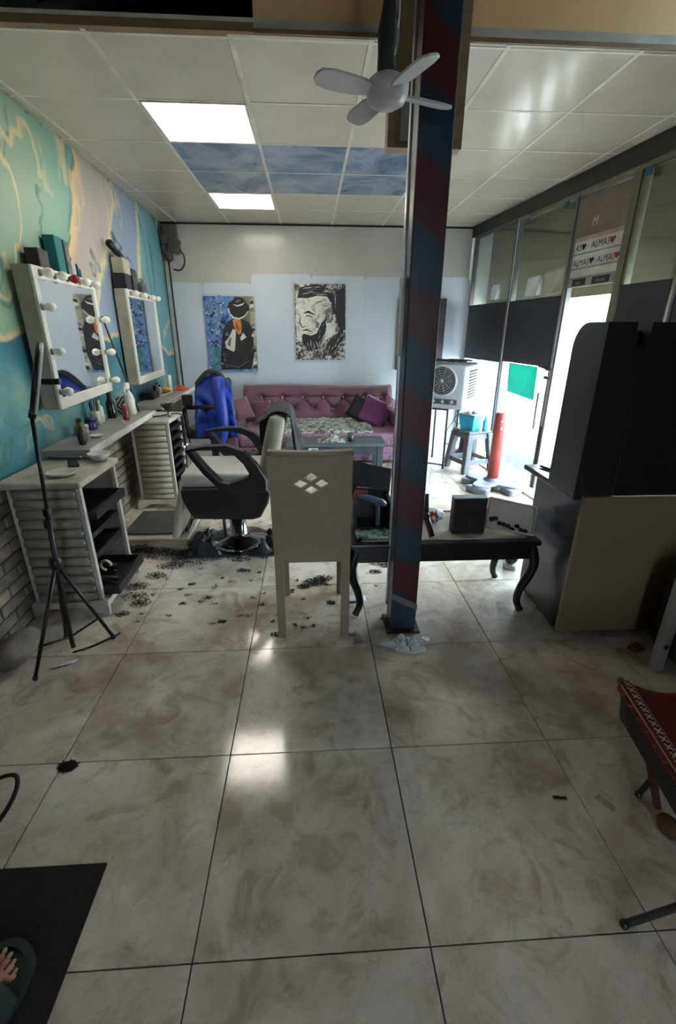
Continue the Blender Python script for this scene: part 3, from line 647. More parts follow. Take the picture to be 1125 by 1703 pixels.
# far shelf
t = thing('clipper_case', 'black clipper case on the far shelf', 'case', (-1.58, 4.72, ZS)); MB().box((-1.58, 4.72, ZS+.035), (.12, .22, .07), (0, 0, LA), bev=.015).build('body', blk, t); MB().box((-1.56, 4.83, ZS+.09), (.03, .03, .05), bev=.005).build('latch', blk, t)
t = thing('yellow_clip', 'yellow plastic clip on the far shelf', 'clip', (-1.56, 5.18, ZS))
for k, (dx, dy, s) in enumerate(((0, 0, .045), (.03, .03, .035), (-.03, .02, .035))): MB().ball((-1.56+dx, 5.18+dy, ZS+s*.72), (s, s*.8, s*.7), 10).build('lobe', mat('yellow_plastic', '#c9b12a', .4), t)
b = MB(); b.grid(lambda u, v: Vector((-1.53+.14*u, 5.34+.14*v, ZS+.003+.05*math.sin(math.pi*u)*math.sin(math.pi*v)*(1+.5*fbm(u*5, v*5)))), 12, 12); tag(b.build('orange_cloth', mat('orange_cloth', '#b5431d', .7), solid=.003), 'crumpled orange cloth on the far shelf', 'cloth')
tag(MB().lathe([(.022, 0), (.024, .006), (.024, .16), (.021, .16), (.021, .01), (0, .01)], (-1.58, 5.42, ZS), 14).build('white_tube', wl), 'slim white upright tube at the end of the far shelf', 'tube')
for k, (x, y, h, r) in enumerate(((-1.60, 4.95, .1, .022), (-1.60, 5.02, .12, .02), (-1.595, 5.09, .09, .024))):
    bottle(I, x, y, ZS, B1(h, r), 'small_bottle', mat('sb%d' % k, ('#8d8f88', '#6e7069', '#a3a59d')[k], .3), ('short grey bottle behind the clipper case', 'slim dark grey bottle in the middle of the far shelf', 'pale grey bottle beside the yellow clip')[k], C1(h, r))
b = MB(); b.tube(spline([(-1.5, 4.8, ZS+.012), (-1.44, 4.95, ZS+.03), (-1.46, 5.1, ZS+.012), (-1.5, 5.2, ZS+.006)], 8), .006, 6); tag(b.build('loose_white_cable', mat('white_plastic', '#d5d3ca')), 'white cable lying along the far shelf', 'cable')
# ---- electrical box, conduit at the back corner
eb = thing('electrical_box', 'grimy electrical boxes with cables in the back left corner', 'electrical box', (-1.62, 6.2, 2.17))
gm = mat('grimy_plastic', '#57504a', .7, c2='#3b3632', scale=12)
MB().box((-1.60, 6.225, 2.48), (.17, .08, .2), bev=.008).build('box', gm, eb); MB().box((-1.56, 6.22, 2.36), (.13, .09, .14), (0, .1, 0), bev=.01).build('box', gm, eb); MB().box((-1.64, 6.23, 2.27), (.09, .07, .12), bev=.01).build('box', gm, eb)
for k, pts in enumerate(([(-1.52, 6.2, 2.34), (-1.46, 6.2, 2.27), (-1.46, 6.21, 2.18), (-1.52, 6.22, 2.11), (-1.60, 6.23, 2.12)], [(-1.665, 6.2, 2.58), (-1.685, 6.17, 2.42), (-1.67, 6.18, 2.3), (-1.63, 6.21, 2.2)], [(-1.69, 6.1, 2.5), (-1.68, 6.15, 2.4), (-1.67, 6.2, 2.33)])):
    MB().tube(spline(pts, 8), .009, 8).build('cable', blk, eb)
t = thing('conduit', 'grey cable conduit running down the back left corner', 'conduit', (-1.66, 6.24, .0))
MB().b2((-1.695, 6.235, .02), (-1.665, 6.265, 2.2)).build('channel', mat('conduit_white', '#a9acae', .5), t); MB().tube([(-1.65, 6.25, .02), (-1.648, 6.25, 1.2), (-1.65, 6.25, 2.25)], .008, 8).build('cable', blk, t)
# ================================================================ trolleys
ribm = mat('grimy_white_metal', '#b3ada0', .5, c2='#8e8678', scale=5); postm = mat('white_metal', '#c9c5ba', .45, c2='#b2aea3'); trim_b = mat('tray_black', '#17181a', .5)
def trolley(name, label, x0, x1, y0, y1, h, top_white, nr=12, lean=0):
    t = thing(name, label, 'trolley', ((x0+x1)/2, (y0+y1)/2, 0)); w_ = x1-x0; z0 = .085; zt = h-.035
    # skirted base with flared feet
    b = MB(); N = 24
    prof = [(-.03, 0), (.0, .0), (.07, .045), (w_-.07, .045), (w_, 0), (w_+.03, 0), (w_+.035, .05), (w_+.01, z0), (-.01, z0), (-.035, .05)]
    for yy in (y0-.025, y1+.0): b.prism([(x0+px, pz) for px, pz in prof], .022, axes((0, yy+.022, 0), (1, 0, 0), (0, 0, 1), (0, -1, 0)))
    b.b2((x1+.0, y0-.02, .05), (x1+.03, y1+.02, z0)); b.b2((x0-.01, y0, z0-.02), (x1+.01, y1, z0)); b.build('base', postm, t, bevel=.004)
    rb = None; st = (zt-z0)/nr
    for face in (0, 1):
        yy = y0 if face == 0 else y1; sgn = -1 if face == 0 else 1
        pn = MB().b2((x0+.02, yy-.004 if face else yy, z0), (x1-.02, yy if face else yy+.004, zt)).build('side_panel', ribm, t)
        if face == 0:
            for k in range(nr):
                if rb is None:
                    rb = MB(); rb.tube([(0, 0, 0), (w_-.06, 0, 0)], st*.42, 12, flat=.85); rb = rb.build('rib', ribm, pn); rb.location = Vector((x0+.03, y0-.004, z0+st*.5))-Vector(t.location); off = rb.location.copy()
                    for vv in rb.data.vertices: vv.co += Vector(t.location)
                else:
                    c = rb.copy(); COL.objects.link(c); c.parent = pn; c.location = off+Vector((0, 0, st*k))
            if nr == 12:
                for k in range(nr): MB().ball((x1-.028, y0-.012, z0+st*(k+.5)), .006, 6).build('rivet', postm, pn)
    for px, py in ((x0, y0), (x1-.022, y0), (x0, y1-.022), (x1-.022, y1-.022)): MB().b2((px, py-.002, z0), (px+.022, py+.024, zt), bev=.003).build('post', postm, t)
    MB().b2((x0, y0+.03, z0), (x0+.004, y1-.03, zt)).build('back_panel', ribm, t)
    b = MB(); b.b2((x0-.035, y0-.035, zt), (x1+.02, y1+.02, h), bev=.012); b.build('top', top_white, t)
    return t, z0, zt
tw = mat('marbled_top', '#bdb4a6', .45, c2='#93897b', scale=7)
T1 = (-1.505, -1.15, 2.22, 2.66); t1, z0, zt = trolley('salon_trolley', 'grimy white ribbed salon trolley with open trays, nearest the camera', *T1, .765, tw)
def tray(t, x0, x1, y0, y1, z, tilt=0, hh=.03):
    b = MB(Matrix.Translation((x0, 0, z)) @ Matrix.Rotation(tilt, 4, 'Y') @ Matrix.Translation((-x0, 0, -z)))
    b.b2((x0, y0, z), (x1, y1, z+.005)); b.b2((x0, y0, z+.005), (x1, y0+.006, z+hh)); b.b2((x0, y1-.006, z+.005), (x1, y1, z+hh)); b.b2((x1-.02, y0+.006, z+.005), (x1, y1-.006, z+hh)); b.b2((x0, y0+.006, z+.005), (x0+.006, y1-.006, z+hh))
    return b.build('tray', trim_b, t)
tray(t1, -1.48, -1.11, 2.25, 2.635, .545, hh=.045); tray(t1, -1.48, -1.17, 2.25, 2.635, .42); tray(t1, -1.48, -1.17, 2.25, 2.635, .30); tray(t1, -1.48, -1.07, 2.25, 2.635, .10, hh=.05)
for z in (.66, .42, .30): MB().b2((-1.49, 2.243, z-.012), (-1.16, 2.25, z-.002)).build('rail', postm, t1)
tm = mat('tool_grey', '#5d5a56', .45, c2='#2c2a28', scale=18)
for k, lab in enumerate(('grey tongs at the back of the near trolley bottom tray', 'dark grey tongs in the middle of the near trolley bottom tray', 'grey tongs at the front of the near trolley bottom tray')):
    x, y = -1.36+.04*k, 2.52-.09*k; p = [(x, y, .118+.004*k), (x+.06, y+.04, .125+.004*k), (x+.16, y+.02, .128+.004*k)]
    tag(MB().tube(spline(p, 4), [.013]*9, 8).build('hair_tongs', tm if k != 1 else blk), lab, 'tool', 'tools in the bottom tray')
tag(MB().tube([(-1.2+.03*math.cos(a), 2.42, .19+.03*math.sin(a)) for a in [k/14*2*math.pi*.8 for k in range(14)]], .008, 8).build('cable_ring', mat('white_plastic', '#d5d3ca')), 'white curled cord end on the near trolley bottom tray', 'cord')
# bowl and tray on the near trolley
tag(MB().lathe([(0, .001), (.03, 0), (.045, .02), (.062, .045), (.058, .045), (.04, .02), (.0, .008)], (-1.20, 2.60, .7655), 22).build('white_bowl', mat('enamel', '#c8c5bb', .35)), 'shallow white bowl on the near trolley beside the shelf', 'bowl')
tag(MB().lathe([(0, .0), (.06, 0), (.075, .018), (.07, .018), (.055, .004), (0, .004)], (-1.28, 2.33, .7655), 22).build('shallow_dish', mat('enamel', '#c8c5bb')), 'shallow dish at the front of the near trolley top', 'dish')
tag(MB().box((-1.31, 2.52, .772), (.05, .13, .012), (0, 0, .5), bev=.004).build('black_comb', blk), 'black comb lying on the near trolley top', 'comb')
T2 = (-1.48, -1.17, 3.83, 4.2); t2, z0, zt = trolley('salon_trolley', 'white ribbed salon trolley with black trays beside the barber chair', *T2, .775, mat('white_top', '#c6c2b8', .4), nr=13)
for k in range(8): tray(t2, -1.46, -1.16, 3.86, 4.17, .12+k*.078, hh=.03)
fn_ = thing('diffuser_bowl', 'black bowl-shaped dryer diffuser on the far trolley', 'hair dryer part', (-1.19, 3.95, .776))
MB().lathe([(.014, 0), (.016, .045)], (-1.19, 3.95, .776), 14).build('neck', alu, fn_); MB().lathe([(.016, .045), (.03, .06), (.06, .095), (.063, .105), (.058, .105), (.028, .066), (0, .06)], (-1.19, 3.95, .776), 20).build('bowl', blk, fn_)
tag(MB().tube(spline([(-1.34, 3.9, .782), (-1.27, 3.93, .785), (-1.22, 4.02, .782), (-1.15, 4.06, .784), (-1.12, 4.1, .74), (-1.115, 4.08, .5), (-1.12, 4.05, .3), (-1.10, 4.0, .05), (-1.05, 3.95, .008)], 8), .006, 6).build('power_cord', blk), 'black power cord hanging down the far trolley', 'cord')
tag(MB().box((-1.36, 3.92, .79), (.10, .06, .028), (0, 0, .3), bev=.01).build('hair_clipper', blk), 'black hair clipper lying on the far trolley', 'clipper')
tag(MB().box((-1.40, 4.05, .79), (.12, .1, .028), (0, 0, -.2), bev=.008).build('folded_towel', mat('towel', '#b9b8b0', .8)), 'folded pale towel on the far trolley', 'towel')
# grimy white sack at far left
b = MB(); b.ball((-1.40, 1.86, .06), (.07, .14, .065), 14); tag(b.build('grimy_bag', mat('grimy_bag', '#8e857a', .7, c2='#6d645b', scale=10, bump=.5)), 'grimy pale bundle at the foot of the brick wall', 'bundle')
# ================================================================ ring light on tripod
rl = thing('ring_light', 'black ring light on a tripod in front of the near trolley', 'ring light', (-1.15, 1.87, 0))
hub = Vector((-1.135, 1.86, .50)); low = Vector((-1.16, 1.875, .10)); topp = Vector((-1.08, 1.85, 1.14))
MB().tube([low-Vector((0, 0, .06)), low, hub, hub+(topp-hub)*.35], .011, 10).build('pole', blk, rl); MB().tube([hub+(topp-hub)*.3, topp], .008, 10).build('pole', blk, rl)
for f in ((.30, .018), (.38, .015)): MB().box(hub+(topp-hub)*f[0], (f[1]*1.8, f[1]*1.8, .035), bev=.004).build('clamp', blk, rl)
MB().lathe([(.02, -.025), (.026, -.02), (.026, .02), (.018, .03)], hub, 12).build('leg_hub', blk, rl)
for fx, fy in ((-1.25, 1.70), (-1.02, 1.985), (-1.26, 2.0)):
    ft = Vector((fx, fy, .012)); lg = MB().tube([hub+(ft-hub)*.03, ft], .0085, 8).build('leg', blk, rl)
    mid = hub+(ft-hub)*.72; MB().tube([low, mid], .0055, 6).build('brace', blk, rl); MB().ball(ft, .013, 8).build('rubber_foot', blk, lg)
tt = Vector((.085, 0, .26)).normalized(); vw = (topp+tt*.155-Vector((0, 0, CAM_H))).normalized(); nn = vw.cross(tt).normalized(); dd = tt.cross(nn).normalized()
if nn.x < 0: nn = -nn
rc = topp+tt*.155; b = MB(); ring = [rc+(tt*math.sin(a)+dd*math.cos(a))*.125 for a in [k/36*2*math.pi for k in range(36)]]
b.tube(ring, .011, 8, closed=True); b.build('ring_body', blk, rl)
b = MB(); b.tube([p+nn*.007 for p in ring], .009, 8, closed=True); b.build('ring_diffuser', mat('ring_diffuser', '#b9b7b8', .4), rl)
MB().tube([topp, topp+tt*.03], .014, 10).build('ball_joint', blk, rl)
b = MB(); b.tube([topp+tt*.02, rc-tt*.02], .006, 6); q = rc+nn*.03; b.tube([rc-tt*.02, q], .006, 6); b.box(q+nn*.02, (.07, .02, .022), bev=.004); b.build('phone_holder', blk, rl)
tag(MB().tube(spline([(-1.16, 1.86, .02), (-1.1, 1.92, .006), (-1.02, 2.0, .006), (-1.0, 2.02, .01)], 6), .005, 6).build('thin_cable', blk), 'thin black cable on the floor at the tripod foot', 'cable')
# ================================================================ barber chair
leath = mat('cream_leather', '#c9c5b6', .45, c2='#b5b09f', scale=4); shell = mat('black_shell', '#14171a', .38, c2='#1b1e21'); chrome = mat('chrome', '#b9bcc0', .12, 1.0); seatw = mat('white_leather', '#d6d8d6', .4)
bc = thing('barber_chair', 'cream barber chair with black shell arms on a chrome base', 'barber chair', (-.55, 3.12, 0))
YN, YF = 2.83, 3.37
prof = [(-.845, .505), (-.845, .44), (-.80, .33), (-.77, .295), (-.40, .285), (-.345, .30), (-.29, .40), (-.275, .47), (-.30, .51)]
b = MB(); b.prism(prof, YF-YN, axes((0, YF, 0), (1, 0, 0), (0, 0, 1), (0, -1, 0))); b.build('seat_shell', shell, bc, bevel=.012)
MB().b2((-.85, YN+.03, .50), (-.34, YF-.03, .60), bev=.035, seg=3).build('seat_cushion', seatw, bc, smooth=True)
outer = [(-.775, .775), (-.66, .795), (-.52, .80), (-.42, .76), (-.345, .68), (-.29, .575), (-.29, .50), (-.42, .498), (-.53, .498), (-.60, .53), (-.68, .62), (-.75, .725)]
inner = [(-.735, .766), (-.66, .772), (-.56, .768), (-.475, .735), (-.425, .68), (-.392, .615), (-.40, .60), (-.44, .58), (-.52, .555), (-.57, .565), (-.65, .655), (-.70, .725)]
for yy in (YN+.02, YF+.05):
    b = MB(); b.prism(outer, .07, axes((0, yy, 0), (1, 0, 0), (0, 0, 1), (0, -1, 0)), hole=inner); b.build('armrest', shell, bc, bevel=.012)
# backrest: slab leaning back
BMt = Matrix.Translation((-.345, (YN+YF)/2, .50)) @ Matrix.Rotation(math.radians(13), 4, 'Y')
b = MB(BMt); b.box((.03, 0, .245), (.115, .44, .47), bev=.045, seg=3); b.build('backrest', leath, bc, smooth=True)
# leg rest and footplate
LMt = Matrix.Translation((-.83, (YN+YF)/2, .535)) @ Matrix.Rotation(math.radians(14), 4, 'Y')
MB(LMt).box((-.01, 0, -.21), (.05, .42, .42), bev=.02, seg=2).build('leg_rest', leath, bc)
MB().box((-1.13, 3.24, .115), (.42, .44, .018), (0, 0, 0), bev=.008).build('footplate', mat('foot_rubber', '#4b4f4e', .6, c2='#3d4140'), bc)
MB().box((-1.10, 3.20, .098), (.46, .48, .016), bev=.006).build('footplate_frame', leath, bc)
for yy in (2.98, 3.44): MB().tube([(-.80, yy*.5+1.55, .33), (-.90, yy*.5+1.55, .12)], .014, 8).build('foot_bar', chrome, bc)
MB().lathe([(.225, .0), (.225, .012), (.19, .026), (.10, .04), (.06, .06), (.06, .30)], (-.545, 3.12, 0.012), 40).build('base', chrome, bc)
MB().tube([(-.62, 3.0, .28), (-.62, 3.0, .09)], .012, 8).build('pump_lever', blk, bc)
# dark cloth draped over the backrest
cl = mat('charcoal_cloth', '#3a3c40', .85, c2='#2b2d31', scale=8)
b = MB()
def drape(u, v):   # u across the chair width, v from front, over the top, down the back
    y = 2.91+.40*u; s = (v-.28)
    if s < 0: p = Vector((-.285+.22*s, 0, .945+.5*s*(1.6 if u > .5 else .25)))
    elif s < .14: a = s/.14*math.pi; p = Vector((-.207-.078*math.cos(a), 0, .945+.04*math.sin(a)))
    else: p = Vector((-.129+.10*(s-.14)+.03*math.sin(u*15)*(s-.14)*2, 0, .945-.58*(s-.14)*(1+.3*math.sin(u*7+1))))
    return Vector((p.x+.012*fbm(u*5, v*5), y+.02*fbm(u*4, v*6, 4)+.02*(v-.3), p.z+.008*fbm(u*6, v*3, 8)))
b.grid(drape, 26, 40); tag(b.build('charcoal_cape', cl, solid=.006), 'charcoal cape draped over the barber chair backrest', 'cape')
b = MB(); b.grid(lambda u, v: Vector((-.33+.03*u+.02*fbm(u*5, v*5), 3.34+.10*u+.02*fbm(v*6, u*3), .90-.36*v+.03*u)), 10, 20); tag(b.build('dark_towel', mat('dark_towel', '#2c2b29', .9), solid=.006), 'dark towel hanging behind the barber chair arm', 'towel')
# dark bag under the base
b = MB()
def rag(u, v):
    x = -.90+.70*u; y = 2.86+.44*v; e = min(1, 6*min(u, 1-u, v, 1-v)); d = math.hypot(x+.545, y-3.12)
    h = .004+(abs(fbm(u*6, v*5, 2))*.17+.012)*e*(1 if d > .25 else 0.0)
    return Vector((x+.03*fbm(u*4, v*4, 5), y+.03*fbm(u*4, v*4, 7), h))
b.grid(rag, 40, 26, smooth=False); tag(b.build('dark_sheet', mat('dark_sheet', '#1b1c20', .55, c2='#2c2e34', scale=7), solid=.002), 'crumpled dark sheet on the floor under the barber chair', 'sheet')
t = thing('yellow_bag', 'yellow and black bag on the floor behind the white chair', 'bag', (-.14, 3.25, 0))
MB().ball((-.14, 3.25, .075), (.09, .07, .075), 12).build('body', mat('black_bag', '#1c1b19', .6), t); MB().ball((-.165, 3.19, .10), (.05, .035, .06), 10).build('yellow_panel', mat('yellow_cloth', '#b98f22', .6), t)
# ================================================================ second styling chair with the blue jacket
sc = thing('styling_chair', 'black styling chair at the far station under the blue jacket', 'chair', (-1.0, 4.75, 0))
MB().box((-1.0, 4.75, .50), (.46, .46, .10), bev=.03).build('seat', shell, sc); MB().box((-.87, 4.80, .78), (.07, .36, .44), (0, .12, 0), bev=.03).build('backrest', shell, sc)
for yy in (4.50, 5.0):
    MB().tube(spline([(-.82, yy, .56), (-.84, yy, .72), (-.95, yy, .765), (-1.12, yy, .765), (-1.20, yy, .75), (-1.20, yy, .6), (-1.18, yy, .52)], 6), .022, 10).build('armrest', shell, sc)
MB().lathe([(.22, 0), (.22, .012), (.16, .03), (.04, .045), (.04, .46)], (-1.0, 4.75, 0), 30).build('base', chrome, sc)
def bluem():
    return mat('blue_nylon', '#1c3fae', .42, c2='#142f86', scale=3, bump=.35, bscale=9)
jk = thing('blue_jacket', 'bright blue jacket hanging over the far styling chair', 'jacket', (-.95, 4.6, .38))
b = MB()
def jacket(u, v):
    # shoulder ridge over the backrest, body falling toward the camera
    zt = 1.075-.10*abs(u-.55)**1.3*2.4; z = zt-(zt-.47)*v
    bul = .10*math.sin(min(1, v*1.5)*math.pi*.5); x = -1.10+.33*u+.05*v*(u-.2)*1.6
    return Vector((x+.012*fbm(u*6, v*3), 4.60-bul-.03*math.sin(u*11+v*3)*v+.05*fbm(u*5, v*6, 3)*min(1, v*3), z+.02*fbm(u*3, 1)*v))
b.grid(jacket, 24, 30); b.build('body', bluem(), jk, solid=.02)
b = MB(); b.tube(spline([(-.86, 4.50, 1.03), (-.845, 4.42, .90), (-.83, 4.39, .74), (-.835, 4.40, .58), (-.87, 4.42, .47), (-.93, 4.43, .40)], 6), [.05, .055, .058, .06, .06, .06, .058, .057, .056, .055, .055, .055, .054, .054, .053, .053, .052, .052, .052, .05, .05, .05, .05, .05, .05, .048, .047, .046, .045, .044, .043][:31], 12); b.build('sleeve', bluem(), jk)
b = MB(); b.tube(spline([(-1.08, 4.55, .97), (-1.02, 4.56, 1.04), (-.95, 4.56, 1.09), (-.87, 4.57, 1.075), (-.82, 4.58, 1.0), (-.795, 4.59, .88), (-.785, 4.59, .7)], 6), .022, 8); b.build('lining', mat('jacket_lining', '#33372f', .8), jk)
t = thing('black_cup_holder', 'small black holder hooked on the far chair arm', 'holder', (-1.16, 4.47, .79)); MB().box((-1.16, 4.47, .84), (.09, .07, .10), bev=.01).build('cup', blk, t)
# ================================================================ posters
def grunge(name, stops, scale, stretch=(1, 1, 1), dist=1.0, det=8):
    t = NT(name); v = t.coord('Object', stretch); n = t.noise(v, scale, det, .7, dist)
    t.l(t.ramp(n.outputs[0], stops), t.b.inputs['Base Color']); t.b.inputs['Roughness'].default_value = .5; return t.m
def poster(label, x0, x1, z0, z1, bgm, group='canvas prints on the back wall', tilt=0):
    y = BACK-.005; t = thing('canvas_print', label, 'picture', ((x0+x1)/2, y-.012, z0), group=group)
    MB().b2((x0, y-.024, z0), (x1, y, z1), bev=.002).build('canvas', bgm, t)
    return t, axes((x0, y-.0245, z0), (x1-x0, 0, 0), (0, 0, z1-z0), (0, -1, 0))
class Print:
    def __init__(s, M): s.b = MB(M); s.k = 0
    def poly(s, pts, m):
        s.k += 1; z = .0004*s.k; s.b.raw([Vector((x, y, z)) for x, y in pts], [tuple(range(len(pts)))], m); return s
    def line(s, pts, w, m):
        P = [Vector((x, y, 0)) for x, y in pts]; L, R = [], []
        for i, p in enumerate(P):
            d = (P[min(i+1, len(P)-1)]-P[max(i-1, 0)]).normalized(); n = Vector((-d.y, d.x*.7, 0)); ww = w*(1 if 0 < i < len(P)-1 else .3)
            L.append((p+n*ww)[:2]); R.append((p-n*ww)[:2])
        s.k += 1; z = .0004*s.k; n_ = len(P); vv = [Vector((*q, z)) for q in L+R]
        s.b.raw(vv, [(i, i+1, n_+i+1, n_+i) for i in range(n_-1)], m); return s
bluebg = grunge('print_blue', [(.32, '#16181c'), (.42, '#2f4f8f'), (.5, '#6f93b8'), (.56, '#3a5aa8'), (.63, '#9fb7bb'), (.72, '#2d4a4f')], 9, (1, 1, .7))
inkd = mat('print_black', '#17181b', .5, c2='#23252a', scale=9); inkw = mat('print_white', '#cfcdc4', .5, c2='#b3b1a8', scale=12); inko = mat('print_orange', '#b5622d', .5, c2='#cf8a55', scale=14); inkg = mat('print_grey', '#7c7b76', .5, c2='#56554f', scale=14); inkc = mat('print_cream', '#b7b79c', .5, c2='#7d7d68', scale=10); inkt = mat('print_teal', '#5b9aa5', .5, c2='#2a5a66', scale=10)
t, M = poster('canvas print of a man in a dark hat and coat on blue', -1.29, -.67, .955, 1.835, bluebg)
p = Print(M)
p.poly([(.90, 0), (1, 0), (1, 1), (.90, 1)], inkc)
p.poly([(.62, 1), (.9, 1), (.9, .55), (.62, .7)], inkg)
p.poly([(.08, .03), (.3, .02), (.24, .35), (.10, .36)], inkt)
p.poly([(.24, .02), (.25, .2), (.30, .42), (.35, .58), (.44, .67), (.54, .71), (.74, .71), (.86, .67), (.935, .58), (.94, .24), (.86, .03)], inkd)
p.poly([(.36, .40), (.38, .32), (.52, .27), (.55, .30), (.60, .56), (.54, .58), (.46, .48)], inkw)
p.poly([(.40, .37), (.46, .34), (.50, .46), (.46, .46)], inkg)
p.poly([(.55, .70), (.56, .62), (.64, .50), (.70, .52), (.72, .60), (.70, .72)], inko)
p.line([(.60, .68), (.63, .60), (.67, .54)], .012, inkd)
p.poly([(.67, .46), (.74, .53), (.80, .47), (.76, .45), (.69, .42)], inkw)
p.poly([(.46, .86), (.485, .775), (.56, .715), (.68, .70), (.80, .74), (.885, .82), (.89, .88), (.82, .93), (.6, .95), (.5, .92)], inkd)
p.poly([(.465, .84), (.485, .775), (.56, .715), (.68, .70), (.80, .74), (.875, .81), (.86, .815), (.79, .755), (.68, .72), (.575, .735), (.51, .785), (.495, .85)], inkw)
p.poly([(.56, .80), (.66, .755), (.77, .79), (.83, .86), (.83, .93), (.77, .98), (.64, .985), (.565, .94), (.55, .86)], inkd)
p.line([(.575, .895), (.66, .878), (.76, .895), (.80, .92)], .014, inkw); p.poly([(.62, .93), (.68, .92), (.74, .945), (.68, .965)], inkg)
p.line([(.3, .10), (.6, .06), (.86, .16)], .008, inkg); p.line([(.34, .18), (.42, .26)], .008, inkg); p.line([(.70, .12), (.85, .24)], .008, inkg)
for k in range(26):
    x = random.uniform(.05, .42); z = random.uniform(.3, .97); p.line([(x, z), (x+random.uniform(-.05, .07), z+random.uniform(-.05, .05)), (x+random.uniform(-.04, .1), z+random.uniform(-.06, .06))], random.uniform(.008, .02), random.choice([inkt, inkw, inkd, mat('print_navy', '#24418f', .5)]))
for k in range(70):
    x = random.uniform(.03, .40); z = random.uniform(.02, .98); s_ = random.uniform(.01, .035); p.poly([(x, z), (x+s_*random.uniform(.5, 2), z+s_*random.uniform(-.3, .3)), (x+s_*random.uniform(.2, 1.5), z+s_*random.uniform(.4, 1.4)), (x-s_*.3, z+s_*.6)], random.choice([inkt, inkw, inkd, mat('print_sky', '#8fb0c4', .5), mat('print_navy', '#24418f', .5), mat('print_deepteal', '#2c5a60', .5)]))
for k in range(14):
    z = random.uniform(.02, .95); p.poly([(.91, z), (.99, z+.01), (.985, z+.05), (.92, z+.035)], random.choice([inkd, inkg, inkw]))
p.b.build('print', None, t)
# generic bearded man in black and white
bwbg = grunge('print_bw', [(.40, '#141414'), (.47, '#3a3936'), (.52, '#8f8d84'), (.6, '#c9c7bc')], 14, (1, 1, 1.2), 1.4)
skin = grunge('print_face', [(.36, '#86847b'), (.48, '#c9c7bb'), (.7, '#d8d6ca')], 8, (1, 1, 1), 1.2)
t, M = poster('black and white canvas print of a bearded man turning left', -.175, .458, 1.095, 1.98, bwbg)
p = Print(M)
p.poly([(0.02, .88), (.02, .30), (.10, .24), (.30, .20), (.55, .24), (.80, .36), (.78, .86), (.62, .92), (.3, .93)], skin)
p.poly([(.05, .82), (.10, .95), (.34, .99), (.62, .97), (.78, .86), (.80, .62), (.73, .60), (.72, .74), (.64, .84), (.44, .85), (.26, .82)], inkd)
p.poly([(.80, .9), (.99, .98), (.99, .40), (.86, .44), (.80, .6)], inkd)
p.poly([(.12, .32), (.16, .36), (.30, .33), (.42, .36), (.52, .50), (.60, .56), (.62, .44), (.56, .28), (.42, .14), (.24, .12), (.14, .22)], inkd)
p.poly([(.0, .12), (.12, .28), (.20, .10), (.40, .08), (.62, .24), (.96, .46), (.99, .02), (.01, .02)], bwbg)
p.poly([(.55, .08), (.65, .24), (.95, .44), (.97, .3), (.75, .1)], inkd)
p.line([(.17, .625), (.26, .645), (.40, .605)], .022, inkd); p.line([(.20, .585), (.27, .595), (.35, .575)], .018, inkg); p.line([(.04, .63), (.09, .60)], .02, inkd)
p.line([(.10, .60), (.09, .50), (.14, .44), (.21, .455)], .014, inkg); p.line([(.13, .40), (.22, .41), (.34, .38)], .016, inkd)
p.line([(.70, .62), (.74, .56), (.70, .50)], .018, inkg); p.line([(.63, .66), (.60, .54), (.58, .46)], .016, inkd); p.line([(.35, .72), (.45, .77), (.58, .78)], .010, inkg)
for k in range(22):
    x = random.uniform(.15, .75); z = random.uniform(.84, .95); p.line([(x, z), (x+.06, z+.012), (x+.13, z+.01)], .006, random.choice([inkg, inkw]))
for k in range(30):
    x = random.uniform(.15, .55); z = random.uniform(.13, .3); p.line([(x, z), (x+.01, z-.03), (x+.03, z-.07)], .006, random.choice([inkg, inkw, inkd]))
for k in range(60):
    x = random.uniform(.05, .72); z = random.uniform(.38, .84); l_ = random.uniform(.015, .05); an = random.uniform(-.9, .9); p.line([(x, z), (x+l_*.5*math.cos(an), z+l_*.6*math.sin(an)), (x+l_*math.cos(an), z+l_*math.sin(an)+.005)], random.uniform(.003, .008), random.choice([inkg, skin, inkg, inkd]) if k % 4 else inkw)
for k in range(60):
    x = random.uniform(.45, .98); z = random.uniform(.03, .36); p.line([(x, z), (x+.012, z+.02), (x+.03, z+.05)], .006, random.choice([inkg, inkw, inkd]))
p.poly([(.58, .66), (.72, .72), (.74, .62), (.70, .50), (.62, .50)], inkg); p.line([(.66, .63), (.70, .60), (.68, .53)], .014, inkw)
p.poly([(.40, .52), (.48, .50), (.46, .43), (.40, .44)], inkg)
p.b.build('print', None, t)
pur = grunge('print_purple', [(.35, '#1c181d'), (.5, '#3d3440'), (.62, '#4f4350'), (.75, '#241f26')], 4)
t, M = poster('dark purple canvas print half hidden behind the column', 1.12, 1.735, .97, 1.83, pur)
p = Print(M); p.poly([(.02, .02), (.98, .02), (.98, .3), (.5, .38), (.02, .26)], mat('print_plum', '#453545', .5)); p.poly([(.0, .6), (.04, .6), (.04, 1), (0, 1)], inkd); p.b.build('print', None, t)
